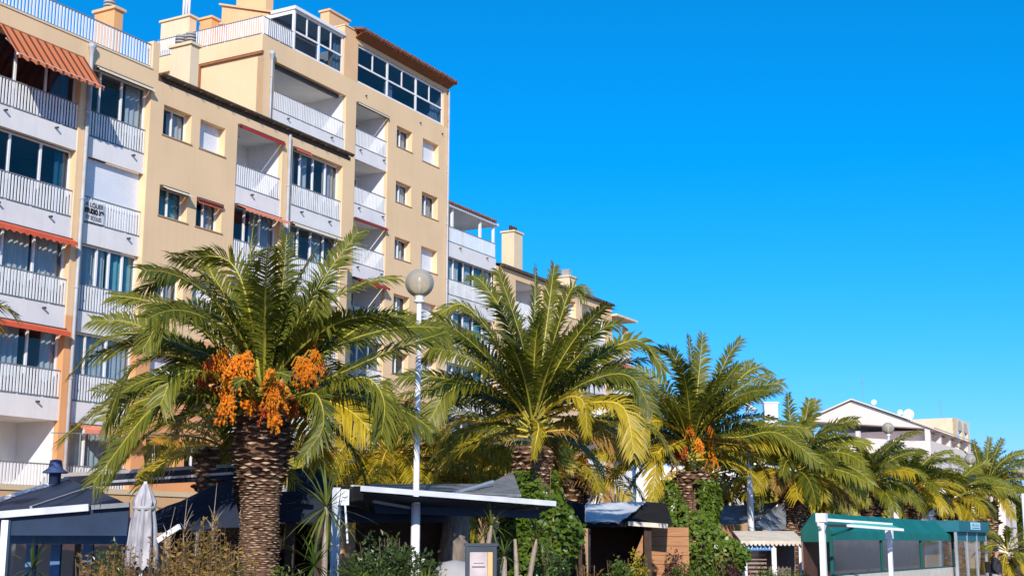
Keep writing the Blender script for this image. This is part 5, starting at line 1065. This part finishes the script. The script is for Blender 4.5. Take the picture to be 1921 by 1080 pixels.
for k, (y, z, r_) in enumerate(((5.6, zp - .35, .28), (2.2, ze + 1.35, .55), (3.0, ze + 1.6, .28))):
    mb = MB(); c0 = V((a0 + 1, y, z + .2))
    for i in range(3):
        for j in range(14):
            t0, t1 = [2 * math.pi * (j + e) / 14 for e in (0, 1)]; q0, q1 = r_ * i / 3, r_ * (i + 1) / 3; f = lambda q, t: c0 + V((q * q * .5 - .2, q * math.cos(t), q * math.sin(t))); mb.quad(f(q0, t0), f(q1, t0), f(q1, t1), f(q0, t1))
    mb.tube([c0, c0 + V((.3, 0, -.9))], .05, 6); mb.build('satellite_dish', M['white'], root)
mb = MB(); mb.tube([(a0 + 2, yp - .6, zp - .4), (a0 + 2, yp - .6, zp + 2.9)], .02, 5); mb.beam((a0 + 2, yp - .9, zp + 2.0), (a0 + 2, yp - .3, zp + 2.0), .03, .03); mb.build('aerial', M['greymetal'], root)
root = facade_root(34, 'cream flat roofed tower with two small arched openings behind the gabled building'); root.name = 'arched_tower'; root['category'] = 'building'
a0, zt = px_on(1792, 783, 34); a1, _ = px_on(1817, 786, 34); mb = MB(); ar = (a1 - a0) * .24
hs = [(a0 + (a1 - a0) * c - ar * .6, a0 + (a1 - a0) * c + ar * .6, zt - 2.9, zt - 1.5) for c in (.3, .72)]; wall_mesh(mb, a0, a1, 0, zt, hs, .4); mb.quad((a0, 9, 0), (a0, 0, 0), (a0, 0, zt), (a0, 9, zt)); mb.box(a0 + .01, a1, .41, 9, 0, zt - 3.1); mb.box(a0 + .01, a1, .41, 9, zt - .3, zt - .02); mb.box(a0 - .0, a0 + 4, 9, 12, 0, zt - .9); mb.build('wall', M['cream'], root)
mb = MB()
for h in hs:
    c = (h[0] + h[1]) / 2; rr_ = (h[1] - h[0]) / 2; mb.add([(c + rr_ * math.cos(t), -.02, h[3] + rr_ * math.sin(t)) for t in [math.pi * i / 10 for i in range(11)]], (tuple(range(11)),))
mb.build('arch_opening', M['room'], root)
mb = MB()
for dx in (.5, 1.6): mb.tube([(a0 + dx, 2, zt), (a0 + dx, 2, zt + 2.6)], .02, 5)
mb.build('aerial', M['greymetal'], root)
# low white arcaded annexe
def arcade(label, D, x0, x1, y0, arches, sq=()):
    root = facade_root(D, label); root.name = 'white_annexe'; root['category'] = 'building'; a0, z = px_on(x0, y0, D); a1, _ = px_on(x1, y0, D)
    z = max(z, 2.6); mb = MB(); mb.box(a0, a1, 0, 8, 0, z); mb.build('wall', M['pinkwall'], root)
    for f, w, h0, h1 in arches:
        mb = MB()
        c = a0 + (a1 - a0) * f; mb.add([(c + w, -.02, h0), (c + w, -.02, h1 - w)] + [(c + w * math.cos(t), -.02, h1 - w + w * math.sin(t)) for t in [math.pi * i / 8 for i in range(1, 8)]] + [(c - w, -.02, h1 - w), (c - w, -.02, h0)], (tuple(range(11)),)); mb.build('arched_window', M['room'], root)
    for f, w, h0, h1 in sq: c = a0 + (a1 - a0) * f; plain(root, 'window', M['room'], (c - w, c + w, -.04, -.005, h0, h1))
arcade('low white arcade wall with dark arched openings behind the rightmost palms', 20, 1735, 1862, 925, [(.52, .5, 1.2, 4.0), (.66, .45, 1.2, 3.8), (.8, .5, 1.2, 4.0)])
arcade('white house with two small square windows at the right edge', 19, 1862, 1884, 892, [(.3, .5, 2, 4.4), (.75, .5, 2, 4.4)], [(.35, .45, 7.0, 8.4), (.7, .45, 7.0, 8.4)])
arcade('stepped low white house wall at the right edge', 18.4, 1884, 1904, 934, [(.5, .5, 2, 4.0)])
mb = MB(); p = P(1917, 900, 70); mb.tube([(p.x, p.y, 0), (p.x, p.y, P(1917, 925, 70).z)], .09, 10); tag(mb.build('flag_pole', M['white'], None, True), 'plain white pole at the right edge beside far trees', 'pole')
cpx = P(1445, 770, 75); mb = MB(); mb.box(-.45, .45, -.4, .4, 0, cpx.z + .35); root = empty('white_house', (cpx.x, cpx.y + 24, 0), 0, 'distant white house mostly hidden by palms with a chimney showing', 'building'); s_ = (cpx.y + 24) / cpx.y; root.location = P(1445, 770, 99).xy.to_3d(); zc = P(1445, 757, 99).z
mb = MB(); mb.box(-.5, .5, -.4, .4, zc - 3, zc); mb.box(-.58, .58, -.48, .48, zc + .002, zc + .1); mb.build('chimney', M['white_wall'], root); hx0, hx1 = P(1190, 1000, 99).x - root.location.x, P(1528, 1000, 99).x - root.location.x
mb = MB(); mb.box(hx0, hx1, -2, 8, 0, P(0, 872, 99).z); mb.box(-2.4, 2.4, -1.5, 7, P(0, 872, 99).z + .01, zc - 2.2); mb.build('wall', M['white_wall'], root)
for k in range(6):
    x = hx0 + 1 + (hx1 - hx0 - 2.4) * k / 5; plain(root, 'window', M['glassdark'], (x, x + 1.2, -2.03, -2.005, 2.6, 4.3)); plain(root, 'shutter', M['bluepaint'], (x - .45, x - .02, -2.06, -2.005, 2.6, 4.3))

# ------------------------------------------------------------------ the walker
p = P(1866, 1029, 46); s = p.z / 1.76
root = empty('person', (p.x, p.y, 0), R(-12), 'person in black jacket and pale trousers walking right past the teal kiosk', 'person')
def body_mesh(name, joints, edges, mt, parent, rootv=0):
    """grow one continuous surface over a joint skeleton"""
    bm_me = bpy.data.meshes.new(name + '_cage'); bm_me.from_pydata([tuple(c * s for c in j[0]) for j in joints], edges, [])
    o = bpy.data.objects.new(name, bm_me); col.objects.link(o)
    import bmesh
    bm = bmesh.new(); bm.from_mesh(bm_me); lay = bm.verts.layers.skin.verify(); bm.verts.ensure_lookup_table()
    for i, j in enumerate(joints):
        r_ = j[1] if isinstance(j[1], tuple) else (j[1], j[1]); bm.verts[i][lay].radius = (r_[0] * s, r_[1] * s); bm.verts[i][lay].use_root = (i == rootv)
    bm.to_mesh(bm_me); bm.free()
    o.modifiers.new('skin', 'SKIN').use_smooth_shade = True; q = o.modifiers.new('sub', 'SUBSURF'); q.levels = q.render_levels = 2
    bm_me.materials.append(mt); o.parent = parent; return o
# x forward (walking to the right of the picture), z up
J = [((0, 0, .95), (.13, .16)), ((.02, 0, 1.20), (.13, .17)), ((.0, 0, 1.40), (.10, .16)), ((.02, 0, 1.50), .055), ((.045, 0, 1.60), (.085, .075)), ((.05, 0, 1.70), (.085, .07)),
     ((-.02, -.19, 1.40), .06), ((-.10, -.24, 1.13), .048), ((.08, -.24, .93), .036), ((-.02, .19, 1.40), .06), ((.02, .25, 1.12), .048), ((.20, .22, .98), .036),
     ((.0, -.10, .90), .10), ((.14, -.10, .50), .065), ((.20, -.10, .09), .042), ((.0, .10, .90), .10), ((-.06, .10, .50), .065), ((-.30, .10, .14), .042)]
Ed = [(0, 1), (1, 2), (2, 3), (3, 4), (4, 5), (2, 6), (6, 7), (7, 8), (2, 9), (9, 10), (10, 11), (0, 12), (12, 13), (13, 14), (0, 15), (15, 16), (16, 17)]
body_mesh('body', J, Ed, M['skin'], root)
body_mesh('jacket', [((-.01, 0, .86), (.21, .22)), ((.01, 0, 1.05), (.185, .215)), ((.015, 0, 1.25), (.165, .20)), ((-.01, 0, 1.42), (.125, .18)), ((.0, 0, 1.50), (.085, .085)), ((-.02, -.21, 1.40), .085), ((-.10, -.27, 1.13), .07), ((.07, -.26, .95), .052), ((-.02, .21, 1.40), .085), ((.02, .28, 1.12), .07), ((.19, .24, 1.0), .052)],
          [(0, 1), (1, 2), (2, 3), (3, 4), (3, 5), (5, 6), (6, 7), (3, 8), (8, 9), (9, 10)], M['jacket'], root, 1)
body_mesh('trousers', [((0, 0, .93), (.16, .18)), ((0, -.10, .84), .125), ((.14, -.10, .50), .09), ((.20, -.10, .12), .07), ((0, .10, .84), .125), ((-.06, .10, .50), .09), ((-.29, .10, .17), .07)], [(0, 1), (1, 2), (2, 3), (0, 4), (4, 5), (5, 6)], M['trouser'], root)
for q in ((.22, -.10, .05), (-.31, .10, .09)):
    body_mesh('shoe', [((q[0] - .07, q[1], q[2]), .045), ((q[0] + .06, q[1], q[2] - .005), .045), ((q[0] + .16, q[1], q[2] - .01), .033)], [(0, 1), (1, 2)], M['shoe'], root)
mb = MB()
mb.lathe((.03 * s, 0, 1.68 * s), [(.105 * s * math.sin(R(a)), .115 * s * math.cos(R(a))) for a in range(0, 96, 12)], 14); mb.build('hair', M['hair'], root, True)
mb = MB(); mb.prism([(.13 * s, -.012 * s, 1.64 * s), (.13 * s, .012 * s, 1.64 * s), (.125 * s, 0, 1.68 * s)], [(.165 * s, -.008 * s, 1.635 * s), (.165 * s, .008 * s, 1.635 * s), (.14 * s, 0, 1.66 * s)])
for sy in (-1, 1): mb.lathe((.132 * s, .032 * sy * s, 1.668 * s), [(0, -.011 * s), (.011 * s, 0), (0, .011 * s)], 6); mb.lathe((.045 * s, .078 * sy * s, 1.64 * s), [(0, -.03 * s), (.018 * s, -.01 * s), (.02 * s, .015 * s), (0, .035 * s)], 8)
mb.build('face', M['skin'], root, True)
for sy, hx in ((-1, (.09, -.245, .90)), (1, (.22, .21, .95))):          # hands: palm, four curled fingers, thumb
    hj = [((hx[0], hx[1], hx[2] + .03), .026), ((hx[0] + .01, hx[1], hx[2] - .04), (.036, .018))]; he = [(0, 1)]
    for f in range(4):
        k = len(hj); fy = hx[0] - .025 + f * .018; l = (.03, .036, .034, .026)[f]
        hj += [((fy, hx[1], hx[2] - .07), .009), ((fy + .004, hx[1] + .012 * -sy, hx[2] - .07 - l), .0085), ((fy + .006, hx[1] + .03 * -sy, hx[2] - .08 - l), .007)]; he += [(1, k), (k, k + 1), (k + 1, k + 2)]
    k = len(hj); hj += [((hx[0] + .045, hx[1] - .01 * sy, hx[2] - .03), .010), ((hx[0] + .055, hx[1] - .025 * sy, hx[2] - .065), .008)]; he += [(0, k), (k, k + 1)]
    body_mesh('hand', hj, he, M['skin'], root)
mb = MB(); mb.beam((-.26 * s, .02, 1.34 * s), (-.24 * s, .02, .98 * s), .26 * s, .15 * s, V((1, 0, 0))); mb.build('rucksack', M['black'], root)

# ------------------------------------------------------------------ overhead cable
mb = MB(); a, c = P(95, 811, 30), P(640, 803, 32); mb.tube([a.lerp(c, i / 10) + V((0, 0, -.10 * math.sin(math.pi * i / 10))) for i in range(11)], .012, 5); tag(mb.build('cable', M['greymetal']), 'thin grey cable strung across behind the foreground palm', 'cable')

# ------------------------------------------------------------------ sun and sky
SUN_EL, SUN_DIR = R(27), V((.01, -1, 0)).normalized()
sd = (SUN_DIR * math.cos(SUN_EL) + V((0, 0, math.sin(SUN_EL)))).normalized()
sl = bpy.data.lights.new('sun', 'SUN'); sl.energy = 3.6; sl.angle = R(.5); sl.color = (1, .93, .82)
so = bpy.data.objects.new('sun', sl); col.objects.link(so); so.rotation_euler = sd.to_track_quat('Z', 'Y').to_euler()
w = bpy.data.worlds.new('World'); scene.world = w; w.use_nodes = True; nt = w.node_tree; N, L = nt.nodes, nt.links
sky = N.new('ShaderNodeTexSky'); sky.sky_type = 'NISHITA'; sky.sun_disc = False; sky.sun_elevation = SUN_EL; sky.sun_rotation = math.atan2(sd.x, sd.y)
sky.air_density = 1.0; sky.dust_density = .3; sky.ozone_density = 2.5
# polarised winter sky: each channel of the daylight sky pulled towards deep azure
sp = N.new('ShaderNodeSeparateColor'); cb = N.new('ShaderNodeCombineColor'); L.new(sky.outputs[0], sp.inputs[0])
def math_node(op, a, b_):
    q = N.new('ShaderNodeMath'); q.operation = op
    for i, v in enumerate((a, b_)):
        if isinstance(v, (int, float)): q.inputs[i].default_value = v
        else: L.new(v, q.inputs[i])
    return q.outputs[0]
rr_, gg_, bb_ = sp.outputs
L.new(math_node('MAXIMUM', math_node('SUBTRACT', rr_, math_node('MULTIPLY', gg_, .59)), .01), cb.inputs[0])
L.new(math_node('MULTIPLY', math_node('POWER', gg_, .88), .61), cb.inputs[1]); L.new(math_node('MULTIPLY', bb_, .90), cb.inputs[2])
L.new(cb.outputs[0], N['Background'].inputs['Color']); N['Background'].inputs['Strength'].default_value = .145
vs = scene.view_settings; vs.view_transform = 'Standard'; vs.look = 'None'; vs.gamma = 1; vs.exposure = .45
scene.cycles.max_bounces = 8; scene.cycles.transparent_max_bounces = 24; scene.cycles.caustics_reflective = False; scene.cycles.caustics_refractive = False
